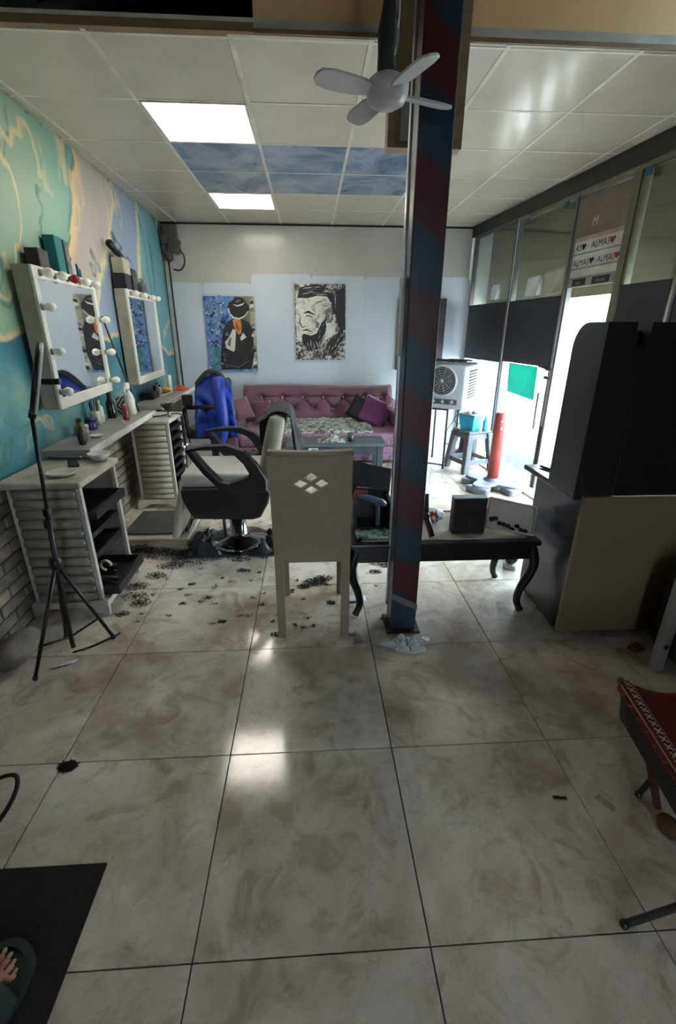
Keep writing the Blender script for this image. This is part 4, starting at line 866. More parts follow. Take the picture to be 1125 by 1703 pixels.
# ================================================================ sofa
def velvet(name, a, b_, sc=60):
    t = NT(name); v = t.coord(); n = t.noise(v, sc, 3); n2 = t.noise(v, 3, 3)
    t.l(t.mix(t.math('MULTIPLY', n.outputs[0], .5), t.ramp(n2.outputs[0], [(.35, a), (.65, b_)]), b_), t.b.inputs['Base Color']); t.b.inputs['Roughness'].default_value = .75
    t.b.inputs['Sheen Weight'].default_value = .3; return t.m
plum = velvet('plum_velvet', '#694250', '#593745'); pinkp = NT('pink_pattern'); v = pinkp.coord(); n = pinkp.noise(v, 34, 5, .7)
pinkp.l(pinkp.ramp(n.outputs[0], [(.42, '#785068'), (.5, '#a08193'), (.58, '#684458')]), pinkp.b.inputs['Base Color']); pinkp.b.inputs['Roughness'].default_value = .8; pinkp = pinkp.m
sf = thing('sofa', 'plum button-tufted sofa with rolled arms against the back wall', 'sofa', (.11, 5.7, 0))
bt_ = [(x, .655) for x in (-.62, -.36, -.10, .16, .42, .68, .92)]+[(x, .515) for x in (-.49, -.23, .03, .29, .55, .80)]
b = MB()
def sback(u, v):
    x = -.85+1.90*u; z = .34+.46*v; y = 5.93+.10*v
    y -= .05*math.sin(math.pi*min(1, max(0, v)))**.5
    for bx, bz in bt_:
        d2 = ((x-bx)/.055)**2+((z-bz)/.045)**2; y += .065*math.exp(-d2)
    for bx, bz in bt_[:7]:
        for s in (-1, 1):
            t_ = (bz-z)/.14
            if 0 <= t_ <= 1: y += .032*math.exp(-((x-(bx+s*.13*t_))/.016)**2)
    for bx, bz in bt_[:6]:
        if 0 <= x-bx <= .26: y += .028*math.exp(-((z-bz-.012*math.sin((x-bx)/.26*math.pi))/.010)**2)
    if v > .9: y += .05*((v-.9)/.1)**2
    e = min(u, 1-u)
    if e < .03: y += .04*(1-e/.03)
    return Vector((x, y, z+.012*math.sin(u*math.pi*2)*(v > .95)))
b.grid(sback, 150, 44)
sb_ = b.build('tufted_back', plum, sf, solid=.004)
MB().b2((-.84, 6.02, .06), (1.04, 6.20, .775), bev=.03).build('back_frame', plum, sf)
for bx, bz in bt_: MB().ball((bx, 5.93+.1*(bz-.34)/.46+.004, bz), (.013, .008, .013), 8).build('button', mat('pearl_button', '#cdb9c0', .3), sb_)
MB().b2((-.83, 5.15, .20), (1.03, 6.0, .36), bev=.05, seg=3).build('seat', pinkp, sf); MB().b2((-.84, 5.13, .05), (1.04, 6.0, .21), bev=.01).build('base', pinkp, sf)
for sgn, xa in ((-1, -.90), (1, 1.10)):
    M = pinkp if sgn > 0 else plum
    ar = MB(); ar.b2((xa-.07, 5.12, .06), (xa+.07, 6.0, .42), bev=.02); ar.tube([(xa+sgn*.02, 5.10, .445), (xa+sgn*.02, 6.0, .445)], .088, 20); ar.build('arm', M, sf, smooth=False)
    fr = MB(); fr.lathe([(0, 0), (.07, 0), (.088, .01), (.088, .022)], (xa+sgn*.02, 5.10, .445), 20, Matrix.Rotation(math.pi/2, 4, 'X')); fr.build('arm_scroll', M, sf)
for x in (-.86, 1.06):
    for y in (5.18, 6.12): MB().lathe([(.02, 0), (.03, .05)], (x, y, 0), 12).build('leg', mat('dark_wood', '#2a1d16', .5), sf)
def camo():
    t = NT('camo_blanket'); v = t.coord(); n = t.noise(v, 17, 3, .5, .5)
    t.l(t.ramp(n.outputs[0], [(.30, '#4a4f48'), (.42, '#858a80'), (.5, '#b3b8ae'), (.57, '#7c8278'), (.66, '#454a43')], 'CONSTANT'), t.b.inputs['Base Color']); t.b.inputs['Roughness'].default_value = .85; return t.m
b = MB()
def blanket(u, v):
    x = -.42+1.14*u; y = 5.16+.74*v; fall = max(0, .06-v)*2.0
    return Vector((x+.02*fbm(u*4, v*4), y, .372+.03*abs(fbm(u*9, v*7))+.03*v-fall))
b.grid(blanket, 44, 30); tag(b.build('camouflage_blanket', camo(), solid=.006), 'grey camouflage blanket spread over the sofa seat', 'blanket')
def cushion(c, d, rot, name, m, label, cat='cushion'):
    b = MB(Matrix.Translation(c) @ Euler(rot).to_matrix().to_4x4())
    def top(sg):
        def f(u, v):
            x = (u-.5)*2; y = (v-.5)*2; q = max(0, (1-x**4))*max(0, (1-y**4)); return Vector((x*d[0]*(1-.08*(1-abs(y))), y*d[1]*(1-.08*(1-abs(x))), sg*d[2]*q**.5))
        return f
    b.grid(top(1), 16, 16); b.grid(top(-1), 16, 16); bmesh.ops.remove_doubles(b.bm, verts=b.bm.verts, dist=.0005)
    return tag(b.build(name, m), label, cat)
cushion((.78, 5.66, .52), (.19, .17, .06), (1.15, .35, -.5), 'purple_cushion', velvet('magenta_velvet', '#6d2a63', '#5a2152'), 'magenta velvet cushion at the right end of the sofa')
cushion((.63, 5.74, .53), (.16, .15, .055), (1.15, .5, -.25), 'black_cushion', mat('black_cloth', '#1c1c20', .85), 'black cushion leaning left of the magenta cushion')
cushion((1.0, 5.5, .60), (.13, .17, .05), (.3, .7, .1), 'patterned_cushion', pinkp, 'pink patterned cushion over the right sofa arm')
cushion((-.80, 5.45, .60), (.11, .14, .05), (.9, -.2, .4), 'plum_cushion', plum, 'plum cushion standing on the left sofa arm')
cushion((-.60, 5.72, .52), (.12, .14, .06), (1.1, 0, .2), 'wine_cushion', velvet('wine_velvet', '#4f2230', '#451c29'), 'small wine red cushion in the left sofa corner')
# ================================================================ coffee table
slate = mat('slate_lacquer', '#3c444a', .35, c2='#333a40'); ct = thing('coffee_table', 'dark slate coffee table in front of the sofa', 'table', (.26, 4.87, 0))
MB().b2((-.26, 4.68, .325), (.78, 5.06, .355), bev=.004).build('top', mat('slate_top', '#5a6468', .3, c2='#4d565a'), ct)
b = MB(); b.b2((-.22, 4.70, .235), (.74, 4.72, .325)); b.b2((-.22, 5.02, .235), (.74, 5.04, .325)); b.b2((.72, 4.72, .235), (.74, 5.02, .325)); b.b2((-.22, 4.72, .235), (-.20, 5.02, .325)); b.build('apron', slate, ct)
for x in (-.23, .695):
    for y in (4.69, 4.99): MB().b2((x, y, 0), (x+.06, y+.06, .325), bev=.003).build('leg', slate, ct)
t = thing('paper_tag', 'small white printed tag on the coffee table apron', 'tag', (.03, 4.697, .27)); MB().b2((-.03, 4.696, .265), (.07, 4.699, .31)).build('card', paper, t); MB().b2((.0, 4.6945, .277), (.05, 4.696, .298)).build('print', mat('tag_print', '#55595c', .6), t)
tag(MB().lathe([(.028, 0), (.032, .004), (.035, .09), (.033, .09), (.03, .008), (0, .008)], (.42, 4.80, .3555), 18).build('glass_tumbler', mat('green_glass', '#5f7a70', .1, trans=.6)), 'small green glass tumbler on the coffee table', 'glass')
b = MB(); b.grid(lambda u, v: Vector((.06+.30*u, 4.74+.2*v, .3575+(.05*math.sin(math.pi*u)*math.sin(math.pi*v))*(1+.9*fbm(u*7, v*6)))), 24, 18); tag(b.build('patterned_scarf', camo(), solid=.004), 'crumpled patterned scarf on the coffee table', 'scarf')
# ================================================================ white dining chair, back to us
dm = mat('dirty_white_paint', '#a0907a', .5, c2='#8e7e69', scale=3); dc = thing('dining_chair', 'white wooden chair with four diamond cutouts, back to us', 'chair', (0, 2.15, 0))
def lean(z): return 1.965-.075*max(0, (z-.46)/.52)
# back panel with diamond holes built from strips on a grid around the cutouts
def dia(cx_, cz): return [(cx_-.032, cz), (cx_, cz-.021), (cx_+.032, cz), (cx_, cz+.021)]
DC = [(-.003, .868), (-.049, .837), (.043, .837), (-.003, .806)]
b = MB(); bmm = bmesh.new()
X0, X1, Zb, Zt = -.145, .135, .45, .965
xs_ = sorted({X0, X1, *[c[0]+s*.046 for c in DC for s in (-1, 0, 1)]}); 
def quad(pts, yo=0): 
    v = [(x, lean(z)-.009, z) for x, z in pts]+[(x, lean(z)+.009, z) for x, z in pts]; n = len(pts)
    b.raw(v, [tuple(range(n)), tuple(range(2*n-1, n-1, -1))]+[(k, (k+1) % n, n+(k+1) % n, n+k) for k in range(n)])
# region around the diamonds is a lattice of cells; each cell keeps its four corners round the cutout
L0, L1, B0, B1_ = -.095, .089, .7705, .9035
quad([(X0, Zb), (X1, Zb), (X1, B0), (X0, B0)]); quad([(X0, B1_), (X1, B1_), (X1, Zt), (X0, Zt)]); quad([(X0, B0), (L0, B0), (L0, B1_), (X0, B1_)]); quad([(L1, B0), (X1, B0), (X1, B1_), (L1, B1_)])
# outline of the rosette: polygons between box and diamonds
cx_ = -.003; T_, L_, R_, D_ = DC
quad([(L0, B1_), (L0, .837), (L_[0]-.032, .837), (L_[0], .858), (T_[0]-.032, .868), (cx_, .889), (cx_, B1_)])
quad([(L1, B1_), (cx_, B1_), (cx_, .889), (T_[0]+.032, .868), (R_[0], .858), (R_[0]+.032, .837), (L1, .837)])
quad([(L0, B0), (cx_, B0), (cx_, .785), (D_[0]-.032, .806), (L_[0], .816), (L_[0]-.032, .837), (L0, .837)])
quad([(L1, B0), (L1, .837), (R_[0]+.032, .837), (R_[0], .816), (D_[0]+.032, .806), (cx_, .785), (cx_, B0)])
quad([(L_[0], .858), (L_[0]+.032, .837), (L_[0], .816), (D_[0]-.032, .806), (cx_, .827), (D_[0]+.032, .806), (R_[0], .816), (R_[0]-.032, .837), (R_[0], .858), (T_[0]+.032, .868), (cx_, .847), (T_[0]-.032, .868)])
bmm.free(); b.build('back_panel', dm, dc)
def post(x0, x1):
    b = MB(); zz = [0, .2, .46, .7, .975]
    for k in range(4):
        za, zb = zz[k], zz[k+1]; ya, yb = lean(za), lean(zb)
        v = [(x0, ya-.017, za), (x1, ya-.017, za), (x1, ya+.02, za), (x0, ya+.02, za), (x0, yb-.017, zb), (x1, yb-.017, zb), (x1, yb+.02, zb), (x0, yb+.02, zb)]
        b.raw(v, [(0, 1, 2, 3), (4, 5, 6, 7), (0, 1, 5, 4), (1, 2, 6, 5), (2, 3, 7, 6), (3, 0, 4, 7)])
    bmesh.ops.remove_doubles(b.bm, verts=b.bm.verts, dist=.0005); return b.build('leg', dm, dc)
post(-.185, -.145); post(.135, .175)
for x in (-.18, .135): MB().b2((x, 2.345, 0), (x+.038, 2.383, .42), bev=.003).build('leg', dm, dc)
b = MB(); b.grid(lambda u, v: Vector((-.188+.366*u, lean(.97)-.022+.05*v+.012*math.sin(math.pi*u), .982-.010*math.sin(math.pi*u))), 14, 2); b.build('top_rail', dm, dc, solid=.016)
b = MB(); b.b2((-.145, 1.955, .425), (.135, 1.98, .452)); b.b2((-.18, 2.35, .37), (.17, 2.375, .43)); b.b2((-.178, 1.985, .37), (-.155, 2.345, .43)); b.b2((.145, 1.985, .37), (.168, 2.345, .43)); b.build('seat_rail', dm, dc)
MB().b2((-.19, 1.985, .43), (.18, 2.40, .475), bev=.018).build('seat', mat('cream_seat', '#b3aa98', .6), dc)
# ================================================================ low black table with curved legs
bl = mat('black_lacquer', '#0e1013', .28, c2='#14171a'); lt = thing('console_table', 'long low black table with curved legs behind the column', 'table', (.69, 2.3, 0))
b = MB(); b.b2((.19, 2.07, .425), (1.18, 2.53, .452), bev=.006); b.build('top', bl, lt)
MB().b2((.25, 2.115, .452), (1.12, 2.485, .456)).build('inlay', mat('beige_glass', '#b9b0a4', .08, c2='#aaa195'), lt)
b = MB(); b.b2((.21, 2.085, .345), (1.16, 2.11, .425)); b.b2((.21, 2.49, .345), (1.16, 2.515, .425)); b.b2((.21, 2.11, .345), (.235, 2.49, .425)); b.b2((1.135, 2.11, .345), (1.16, 2.49, .425)); b.build('apron', bl, lt)
for x, sx in ((.235, -1), (1.135, 1)):
    for y, sy in ((2.12, -1), (2.48, 1)):
        pts = spline([(x, y, .425), (x+sx*.035, y+sy*.012, .33), (x+sx*.03, y+sy*.01, .25), (x-sx*.002, y, .15), (x-sx*.012, y-sy*.003, .07), (x+sx*.012, y+sy*.006, .012)], 6)
        rr_ = [.030+.0*k for k in range(len(pts))]; n = len(pts); rr_ = [.034-.018*(k/(n-1)) for k in range(n)]; rr_[-1] = .02; rr_[-2] = .019
        MB().tube(pts, rr_, 12).build('leg', bl, lt)
ZT = .4562
# black box, tray, sweets, clipper
t = thing('black_drawer_box', 'small black two-drawer box standing on the low table', 'box', (.82, 2.25, ZT))
MB().b2((.735, 2.18, ZT), (.912, 2.235, ZT+.195), bev=.004).build('body', mat('black_box_body', '#191b1c', .45), t)
for z0, z1 in ((.012, .118), (.124, .186)): MB().b2((.742, 2.174, ZT+z0), (.905, 2.181, ZT+z1), bev=.002).build('drawer', mat('black_box_face', '#1f2122', .4), t)
MB().b2((.815, 2.169, ZT+.03), (.832, 2.174, ZT+.095), bev=.002).build('pull', mat('dim_pull', '#3a3c3c', .35), t); MB().ball((.795, 2.172, ZT+.15), .007, 8).build('knob', mat('dim_pull', '#3a3c3c'), t)
MB().b2((.735, 2.18, ZT+.195), (.912, 2.235, ZT+.2)).build('lid', mat('grey_lid', '#8f9294', .4), t)
t = thing('tool_tray', 'tilted cream-lined tray of clipper parts on the low table', 'tray', (1.04, 2.25, ZT))
TM = Matrix.Translation((1.045, 2.19, ZT+.075)) @ Euler((math.radians(60), math.radians(12), math.radians(-4))).to_matrix().to_4x4()
b = MB(TM); b.b2((-.13, -.07, 0), (.13, .09, .008)); 
for lo, hi in (((-.13, -.07, .008), (.13, -.062, .03)), ((-.13, .082, .008), (.13, .09, .03)), ((-.13, -.062, .008), (-.122, .082, .03)), ((.122, -.062, .008), (.13, .082, .03))): b.b2(lo, hi)
b.build('tray', mat('cream_plastic', '#cfc9bd', .5, c2='#bfb9ac'), t)
for k in range(9):
    MB(TM).ball((-.105+.024*k, -.045+.012*math.sin(k*2.3)+.02*(k < 3), .014), (.015, .012, .008), 8).build('clipper_part', blk, t)
MB().b2((.93, 2.245, ZT), (1.16, 2.36, ZT+.05), bev=.004).build('case', blk, t)
t = thing('candy_bag', 'clear bag of red and blue sweets on the low table', 'bag', (.67, 2.36, ZT))
MB().ball((.67, 2.36, ZT+.038), (.075, .05, .038), 14).build('bag', mat('clear_bag', '#c3c4cc', .15, c2='#a9abb5'), t)
for k in range(16):
    a = k*2.4; MB().ball((.67+.058*math.cos(a)*(k % 3+1)/3, 2.322+.022*abs(math.cos(a))*(k % 3)/2, ZT+.04+.022*math.sin(a)), .014, 8).build('sweet', mat('sweet_%d' % (k % 3), ('#a33a34', '#3d4c86', '#c9c7c4')[k % 3], .3), t)
tag(MB().b2((.925, 2.40, ZT), (.99, 2.46, ZT+.11), bev=.003).build('blue_pack', mat('blue_white_pack', '#6478a8', .4, c2='#b9bfcd', scale=12)), 'small blue and white pack behind the black drawer box', 'pack')
t = thing('hair_clipper', 'black folding clipper stand beside the column on the low table', 'clipper', (.60, 2.2, ZT))
MB().tube([(.618, 2.13, ZT+.008), (.59, 2.18, ZT+.11)], .012, 10, flat=1.5).build('handle', blk, t); MB().tube([(.59, 2.18, ZT+.10), (.592, 2.2, ZT+.22)], [.014, .012], 10).build('upper_arm', blk, t); MB().ball((.588, 2.18, ZT+.105), .024, 10).build('pivot', blk, t)
# black case with dryer
t = thing('equipment_case', 'open black case of salon gear on the low table', 'case', (.32, 2.33, ZT))
b = MB(); b.b2((.215, 2.38, ZT), (.425, 2.40, ZT+.26)); b.b2((.215, 2.24, ZT), (.235, 2.38, ZT+.16)); b.b2((.405, 2.24, ZT), (.425, 2.38, ZT+.16)); b.b2((.235, 2.24, ZT), (.405, 2.38, ZT+.02)); b.build('body', mat('case_black', '#0f1113', .5), t)
MB(Matrix.Translation((.32, 2.36, ZT+.27)) @ Euler((.9, .22, 0)).to_matrix().to_4x4()).box((0, 0, 0), (.22, .13, .012), bev=.003).build('lid', mat('case_lid', '#191c1d', .45), t)
MB().tube(spline([(.24, 2.34, ZT+.215), (.34, 2.34, ZT+.208), (.42, 2.34, ZT+.19)], 6), .005, 6).build('wire', mat('wire_grey', '#9a9a96', .4), t)
t = thing('blue_dryer', 'blue grey hair dryer inside the open black case', 'hair dryer', (.33, 2.30, ZT+.06))
MB().tube([(.25, 2.225, ZT+.205), (.30, 2.225, ZT+.19), (.36, 2.225, ZT+.165), (.385, 2.225, ZT+.155)], [.012, .018, .022, .012], 12).build('barrel', mat('slate_blue', '#4b5875', .35), t); MB().tube([(.34, 2.225, ZT+.16), (.345, 2.225, ZT+.04)], .011, 10).build('handle', mat('slate_blue', '#4b5875'), t)
tag(MB().box((.262, 2.31, ZT+.188), (.07, .04, .04), bev=.01).build('red_box', mat('red_box', '#7a2222', .4)), 'small red item at the top of the open black case', 'box')
b = MB(); b.grid(lambda u, v: Vector((.225+.22*u, 2.12+.12*v, ZT+.004+.02*abs(fbm(u*6, v*5)))), 18, 10); tag(b.build('printed_bag', grunge('printed_bag', [(.4, '#1d3b2c'), (.48, '#5f7d6c'), (.55, '#a5b0a8'), (.65, '#1e3157')], 12), solid=.003), 'crumpled green and white printed bag on the low table', 'bag')
# ================================================================ air cooler on stand
CM = Tz((1.60, 4.80, .672), math.radians(57))     # local x runs to the right face, local y to the left face
wp = mat('cooler_white', '#a9adb2', .45, c2='#9a9ea3'); dg = mat('grille_dark', '#4a4d50', .5); br = mat('louvre_brown', '#3f352d', .7)
ac = thing('air_cooler', 'white evaporative air cooler with round grille and side louvres', 'air cooler', (1.6, 5.1, .672))
MB(CM).b2((0, 0, .0), (.50, .46, .46), bev=.03, seg=3).build('body', wp, ac)
RX = axes((-.001, .25, .29), (0, 1, 0), (0, 0, 1), (-1, 0, 0))  # front face, plane x=0
MB(CM).lathe([(.165, 0), (.17, .012), (.15, .02), (.142, .012), (.142, .002)], (0, 0, 0), 40, RX).build('grille_ring', wp, ac)
MB(CM).lathe([(0, .003), (.142, .003), (.142, .001)], (0, 0, 0), 36, RX).build('grille_back', dg, ac)
b = MB(CM)
for r in (.03, .055, .08, .105, .128): b.tube([RX @ Vector((r*math.cos(a), r*math.sin(a), .012)) for a in [k/32*2*math.pi for k in range(32)]], .0028, 5, closed=True)
for k in range(10): a = k/10*2*math.pi; b.tube([RX @ Vector((.02*math.cos(a), .02*math.sin(a), .012)), RX @ Vector((.142*math.cos(a), .142*math.sin(a), .012))], .0028, 5)
b.ball(RX @ Vector((0, 0, .01)), .02, 10); b.build('grille_wires', mat('grille_grey', '#8f9396', .4), ac)
MB(CM).b2((-.004, .07, .05), (0, .43, .105), bev=.002).build('control_panel', dg, ac)
for k in range(3): MB(CM).lathe([(.02, 0), (.018, .015), (0, .015)], (0, 0, 0), 14, axes((-.004, .13+.1*k, .078), (0, 1, 0), (0, 0, 1), (-1, 0, 0))).build('knob', mat('knob_grey', '#8b8e90', .4), ac)
# louvred right face is plane y=0
MB(CM).b2((.10, -.003, .09), (.45, 0, .41)).build('louvre_frame', wp, ac)
for k in range(10): MB(CM).box((.275, -.006, .115+.03*k), (.29, .008, .013), (.4, 0, 0)).build('louvre', br, ac)
st = thing('cooler_stand', 'thin dark metal stand under the air cooler', 'stand', (1.6, 5.2, 0)); sm_ = mat('stand_iron', '#3f4144', .5)
MB(CM).b2((.03, .16, -.02), (.48, .45, -.001)).build('top_frame', sm_, st)
for x, y in ((.04, .17), (.47, .17), (.47, .44), (.04, .44)): MB(CM).b2((x-.01, y-.01, -.672), (x+.01, y+.01, -.02)).build('leg', sm_, st)
b = MB(CM); b.b2((.04, .164, -.635), (.47, .176, -.62)); b.b2((.034, .17, -.635), (.046, .44, -.62)); b.build('stretcher', sm_, st)
b = MB()
for k in range(3): b.tube(spline([CM @ Vector((.05+.05*k, .40-.1*j+.02*math.sin(j*2+k), .482+.02*abs(math.sin(j*1.7+k)))) for j in range(5)], 6), .010, 6)
tag(b.build('dark_cable_heap', mat('cable_dark', '#26282a', .6)), 'heap of dark cable on top of the air cooler', 'cable')
b = MB(); b.tube(spline([(1.60, 5.0, .655), (1.58, 4.98, .55), (1.62, 4.98, .5), (1.68, 5.0, .54), (1.70, 5.02, .655)], 8), .004, 6); b.tube(spline([(1.66, 5.05, .655), (1.60, 5.1, .5), (1.53, 5.14, .36)], 6), .004, 6); b.build('power_cord', blk, ac)
# ================================================================ stool, bucket, bottle
sg = mat('grey_plastic', '#5a5d62', .5, c2='#4c4f54'); SC = Vector((1.775, 4.93, 0)); sl = thing('plastic_stool', 'grey plastic stool standing beside the air cooler', 'stool', SC)
SM = Tz(SC, math.radians(18))
MB(SM).box((0, 0, .435), (.30, .30, .03), bev=.012).build('seat', sg, sl)
for sx in (-1, 1):
    for sy in (-1, 1):
        t_ = Vector((sx*.125, sy*.125, .425)); f_ = Vector((sx*.175, sy*.175, 0)); b = MB(SM); a = .035
        v = []
        for c, w_ in ((f_, .032), (t_, .036)):
            for dx, dy in ((-1, -1), (1, -1), (1, 1), (-1, 1)): v.append(c+Vector((dx*w_, dy*w_, 0)))
        b.raw(v, [(0, 1, 2, 3), (4, 5, 6, 7), (0, 1, 5, 4), (1, 2, 6, 5), (2, 3, 7, 6), (3, 0, 4, 7)]); b.build('leg', sg, sl, bevel=.01)
b = MB(SM)
for a in range(4):
    R = Matrix.Rotation(a*math.pi/2, 4, 'Z')
    q = [R @ Vector(p) for p in ((-.11, -.15, .37), (.11, -.15, .37), (.11, -.135, .43), (-.11, -.135, .43), (-.11, -.13, .37), (.11, -.13, .37), (.11, -.12, .43), (-.11, -.12, .43))]
    b.raw(q, [(0, 1, 2, 3), (4, 5, 6, 7), (0, 1, 5, 4), (1, 2, 6, 5), (2, 3, 7, 6), (3, 0, 4, 7)])
b.build('apron', sg, sl)
b = MB(SM)
for a in range(4):
    R = Matrix.Rotation(a*math.pi/2, 4, 'Z')
    q = [R @ Vector(p) for p in ((-.145, -.178, .09), (.145, -.178, .09), (.142, -.17, .14), (-.142, -.17, .14), (-.145, -.158, .09), (.145, -.158, .09), (.142, -.15, .14), (-.142, -.15, .14))]
    b.raw(q, [(0, 1, 2, 3), (4, 5, 6, 7), (0, 1, 5, 4), (1, 2, 6, 5), (2, 3, 7, 6), (3, 0, 4, 7)])
b.build('brace_ring', sg, sl)
tb = mat('turquoise_plastic', '#2f9fc0', .35, c2='#2890b0'); bk_ = thing('turquoise_bucket', 'turquoise square bucket standing on the grey stool', 'bucket', (1.75, 4.93, .4505))
KM = Tz((1.75, 4.93, .4505), math.radians(38)); v = []
b = MB(KM)
for z, w_ in ((0, .075), (.165, .1), (.165, .094), (.008, .07)): v += [(-w_, -w_, z), (w_, -w_, z), (w_, w_, z), (-w_, w_, z)]
b.raw(v, [(3, 2, 1, 0)]+[(r*4+k, r*4+(k+1) % 4, r*4+4+(k+1) % 4, r*4+4+k) for r in range(3) for k in range(4)]+[(12, 13, 14, 15)]); b.build('pail', tb, bk_)
MB(KM).box((0, 0, .163), (.215, .215, .012), bev=.004).build('rim', mat('grey_rim', '#5b6f78', .45), bk_)
for k in range(4): MB(KM).ball((-.06+.04*k, .02*math.sin(k*2), .178), (.03, .03, .018), 8).build('rag', mat('rag_grey', '#8a8d8c', .8), bk_)
bottle(I, 1.875, 4.83, .4505, B1(.16, .028), 'turquoise_bottle', mat('turq_bottle', '#38a9b8', .3), 'turquoise bottle at the edge of the grey stool', C1(.16, .028), mat('teal_cap', '#5fc0c8', .3))
t = thing('black_pedestal', 'black pedestal lamp base standing behind the grey stool', 'stand', (1.9, 5.5, 0)); MB().lathe([(.13, 0), (.14, .02), (.11, .05), (.07, .09), (.06, .2), (.06, .38), (.05, .39), (0, .39)], (1.9, 5.5, 0), 24).build('body', blk, t); MB().lathe([(.145, 0), (.145, .018), (.13, .018)], (1.9, 5.5, 0), 24).build('foot_ring', blk, t)
# ================================================================ parasol base with red pole
pm = mat('parasol_grey', '#767a84', .55, c2='#666a74'); PC = Vector((1.79, 4.25, 0)); pb = thing('parasol_stand', 'grey cross-shaped parasol foot holding a red pole', 'parasol stand', PC)
def star(s):
    out = []
    for k in range(64):
        a = k/64*2*math.pi; c = abs(math.cos(2*(a-math.radians(38)))); out.append(((.155+.145*c**2.2)*s*math.cos(a), (.155+.145*c**2.2)*s*math.sin(a)))
    return out
for k in range(4):
    an = math.radians(38+90*k); b = MB(Tz(PC, an)); pl = [(.13, -.075), (.19, -.09), (.26, -.125), (.285, -.11), (.30, 0), (.285, .11), (.26, .125), (.19, .09), (.13, .075)]
    b.prism(pl, .06); b.build('foot', pm, pb, bevel=.012)
b = MB(Matrix.Translation(PC)); b.prism(star(.98), .03, Matrix.Translation((0, 0, .052))); b.build('cross_plate', pm, pb, bevel=.012)
MB().lathe([(.0, .075), (.09, .075), (.085, .09), (.055, .11), (.055, .115), (0, .115)], PC, 24).build('socket', pm, pb)
b = MB(); b.tube([PC+Vector((0, 0, .10)), PC+Vector((.0, 0, .70)), PC+Vector((0, 0, .735)), PC+Vector((0, 0, .742))], [.056, .05, .045, .03], 20); b.build('pole', mat('faded_red', '#a8473f', .5, c2='#8f3a34', scale=4), pb)
for z in (.66, .59): MB().raw([PC+Vector((-.012, -.0515, z)), PC+Vector((.012, -.0515, z)), PC+Vector((0, -.051, z+.03))], [(0, 1, 2)]).build('arrow_mark', mat('mark_pink', '#d9a9a0', .5), pb, solid=.002)
# ================================================================ reception desk
db = mat('desk_gloss', '#23262c', .25, c2='#2b2f36'); bp_ = mat('beige_panel', '#85735a', .55, c2='#766650', scale=2)
dk_ = thing('reception_desk', 'black glossy reception desk with a beige end panel', 'desk', (1.6, 2.1, 0))
MB().b2((1.245, 1.905, .03), (2.15, 2.36, .735), bev=.004).build('body', db, dk_); MB().b2((1.23, 1.875, .035), (1.95, 1.9, .762), bev=.003).build('end_panel', bp_, dk_)
MB().b2((1.19, 1.902, .738), (2.16, 2.42, .765), bev=.006).build('top', mat('desk_top', '#33363b', .2), dk_); MB().b2((1.27, 1.93, 0), (2.12, 2.33, .03)).build('plinth', blk, dk_)
hu = thing('desk_hutch', 'tall black two-part hutch with rounded corner on the desk', 'hutch', (1.5, 2.0, .7655))
hs_ = mat('hutch_side', '#3a3c42', .35); hb_ = mat('hutch_black', '#060607', .6)
side_p = [(1.885, 0), (2.12, 0), (2.12, .56)]+[(2.12-.1*(1-math.cos(a)), .62+.11*math.sin(a)) for a in [k/6*math.pi/2 for k in range(7)]]+[(1.885, .73)]
def slab(x0, x1):
    b = MB(); b.prism(side_p, .02, axes((x0, 0, .7655), (0, 1, 0), (0, 0, 1), (1, 0, 0))); b.build('side_panel', hs_, hu)
    MB().b2((x0+.001, 1.883, .7655), (x1, 1.90, 1.495)).build('back_panel', hb_, hu); MB().b2((x0+.02, 1.90, 1.465), (x1, 2.02, 1.49)).build('top_panel', hs_, hu)
    for z in (1.0, 1.23): MB().b2((x0+.02, 1.90, z), (x1, 2.11, z+.016)).build('shelf', hb_, hu)
slab(1.178, 1.30); slab(1.36, 1.90)
MB().b2((1.30, 1.89, .7655), (1.36, 1.905, 1.41)).build('centre_strip', hb_, hu)
t = thing('desk_lamp_head', 'black desk lamp head showing in the hutch gap', 'lamp', (1.335, 1.97, 1.40)); MB().lathe([(.0, .07), (.018, .065), (.028, .04), (.035, 0), (.03, 0), (0, .02)], (1.335, 1.95, 1.402), 18).build('shade', blk, t); MB().tube([(1.325, 1.93, 1.404), (1.318, 1.925, 1.44)], .004, 6).build('bracket', chrome, t)
tag(MB().box((1.30, 2.30, .773), (.07, .14, .012), (0, 0, .3), bev=.004).build('phone', blk), 'black phone lying on the desk corner', 'phone')
# bench end at right
be = thing('waiting_bench', 'black padded bench with a pale perforated end board', 'bench', (1.75, 1.62, 0))
MB().b2((1.555, 1.60, 0), (1.60, 1.64, .50), bev=.003).build('end_board', mat('pale_board', '#9a948c', .6), be); MB().b2((1.60, 1.35, .06), (2.2, 1.75, .52), bev=.05).build('cushion', mat('bench_black', '#0d0d0e', .6), be)
for z in (.14, .36): MB().lathe([(0, .0), (.012, 0), (.012, .003), (0, .003)], (1.578, 1.5995, z), 12, Matrix.Rotation(math.pi/2, 4, 'X')).build('screw_hole', blk, be)
for x in (1.66, 2.14):
    for y in (1.42, 1.70): MB().b2((x-.02, y-.02, 0), (x+.02, y+.02, .07)).build('foot', blk, be)
tag(MB().box((1.58, 1.76, .012), (.07, .05, .022), (0, 0, .4), bev=.008).build('red_scrap', mat('red_scrap', '#6e3a34', .7)), 'small reddish scrap on the floor under the desk panel', 'scrap')
